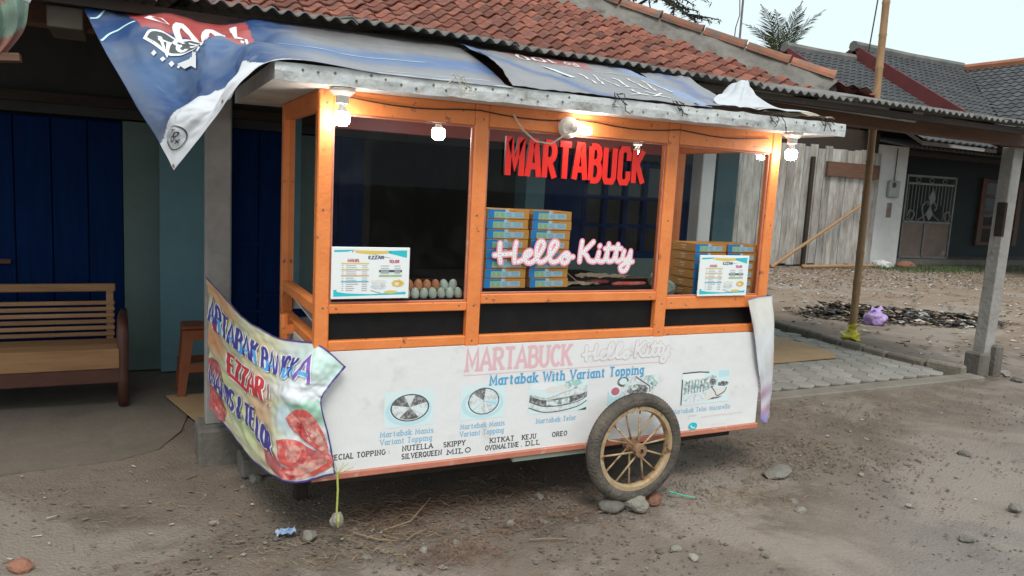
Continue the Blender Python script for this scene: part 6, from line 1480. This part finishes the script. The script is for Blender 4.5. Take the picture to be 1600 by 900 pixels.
tuft('dry_straw', 'loose pile of dry brown straw under the left front of the cart', .42, .16, .15, .09, 190, .1, 'straw2', 1)
tuft('dry_straw', 'wispy reddish straw under the cart bottom at left', .55, .26, .22, .05, 170, .1, 'straw2', 2)
tuft('dry_straw', 'small straw and reddish weeds in front of the cart', .58, -.28, .13, .07, 260, .06, 'straw2', 3, .03)
tuft('dry_straw', 'thin dry straw scattered right of the wheel', 2.2, -.24, .25, .1, 230, .06, 'straw', 4, .02)
tuft('dry_straw', 'dry straw strewn beyond the right end of the cart', 3.1, .3, .4, .2, 230, .08, 'straw', 5, .02)
tuft('dry_straw', 'pale dry leaf stems strewn in front of the left cart corner', .15, -.05, .3, .12, 260, .05, 'straw', 21, .02)
tuft('dry_straw', 'tangled brown straw mat lying below the middle of the cart', 1.0, .2, .3, .12, 300, .09, 'straw2', 11)
tuft('dry_straw', 'thin brown straw fringe on the dirt just left of the wheel', 1.05, -.12, .2, .06, 220, .06, 'straw2', 12, .02)
tuft('dry_straw', 'sparse straw bits on the dirt at left foreground', -.5, .5, .5, .25, 160, .05, 'straw', 6, .02)
tuft('dry_straw', 'sparse straw bits around the porch edge by the paving', 4.6, .85, .9, .2, 240, .08, 'straw', 7, .02)
for (a, b, c, lab) in (((.33, .02, .012), (.46, .03, .03), (.62, .2, .05), 'long curved dry twig lying on the straw pile'), ((.2, .05, .008), (.28, -.05, .01), (.36, -.1, .01), 'pale dry stick lying left in the straw'), ((.4, -.1, .008), (.45, -.06, .01), (.52, -.03, .012), 'short pale stick beside the straw pile'), ((.92, -.28, .006), (1.0, -.3, .008), (1.08, -.33, .006), 'thin reddish stick on the dirt before the cart')):
    tag(MB().tube(smooth_path3 if False else [a, b, c], [.004, .0035, .002], 6).build('dry_stick', 'straw'), lab, 'stick')
gs = MB(); r = random.Random(31)
for _ in range(2600):
    x, y = r.gauss(19.3, 1.9), r.gauss(10.2, .45)
    if x < 16.8: continue
    a = r.uniform(0, 6.28); h = r.uniform(.03, .12); w_ = .012
    gs.add([(x-w_*math.cos(a), y-w_*math.sin(a), 0), (x+w_*math.cos(a), y+w_*math.sin(a), 0), (x+r.uniform(-.04,.04), y+r.uniform(-.04,.04), h)], [(0,1,2)])
tag(gs.build('grass_patch', 'grass'), 'patch of short green grass before the gate', 'grass', kind='stuff')
sp_ = thing('plastic_spoon', 'small green plastic spoon on the dirt right of the wheel', 'spoon', (1.89, -.11, .0))
MB().tube([(1.885, -.1, .022), (1.93, -.13, .012), (1.97, -.16, .01)], [.004, .0035, .003], 6).build('handle', 'green_plastic', sp_); MB().lathe([(.0005,0),(.014,.002),(.017,.006)], (1.872, -.092, .02), (.2,0,1), 12).build('bowl', 'green_plastic', sp_)
wp = MB(); 
for j in range(6):
    for i in range(8): wp.v.append((-.12+.085*i/7, .12+.05*j/5, .006+.018*abs(math.sin(i*1.3+j))))
for j in range(5):
    for i in range(7): wp.f.append((j*8+i, j*8+i+1, j*8+i+9, j*8+i+8))
wp.mi = [0]*len(wp.f); tag(wp.build('snack_wrapper', 'blue_wrap'), 'crumpled blue and white snack wrapper on the dirt at left', 'wrapper')
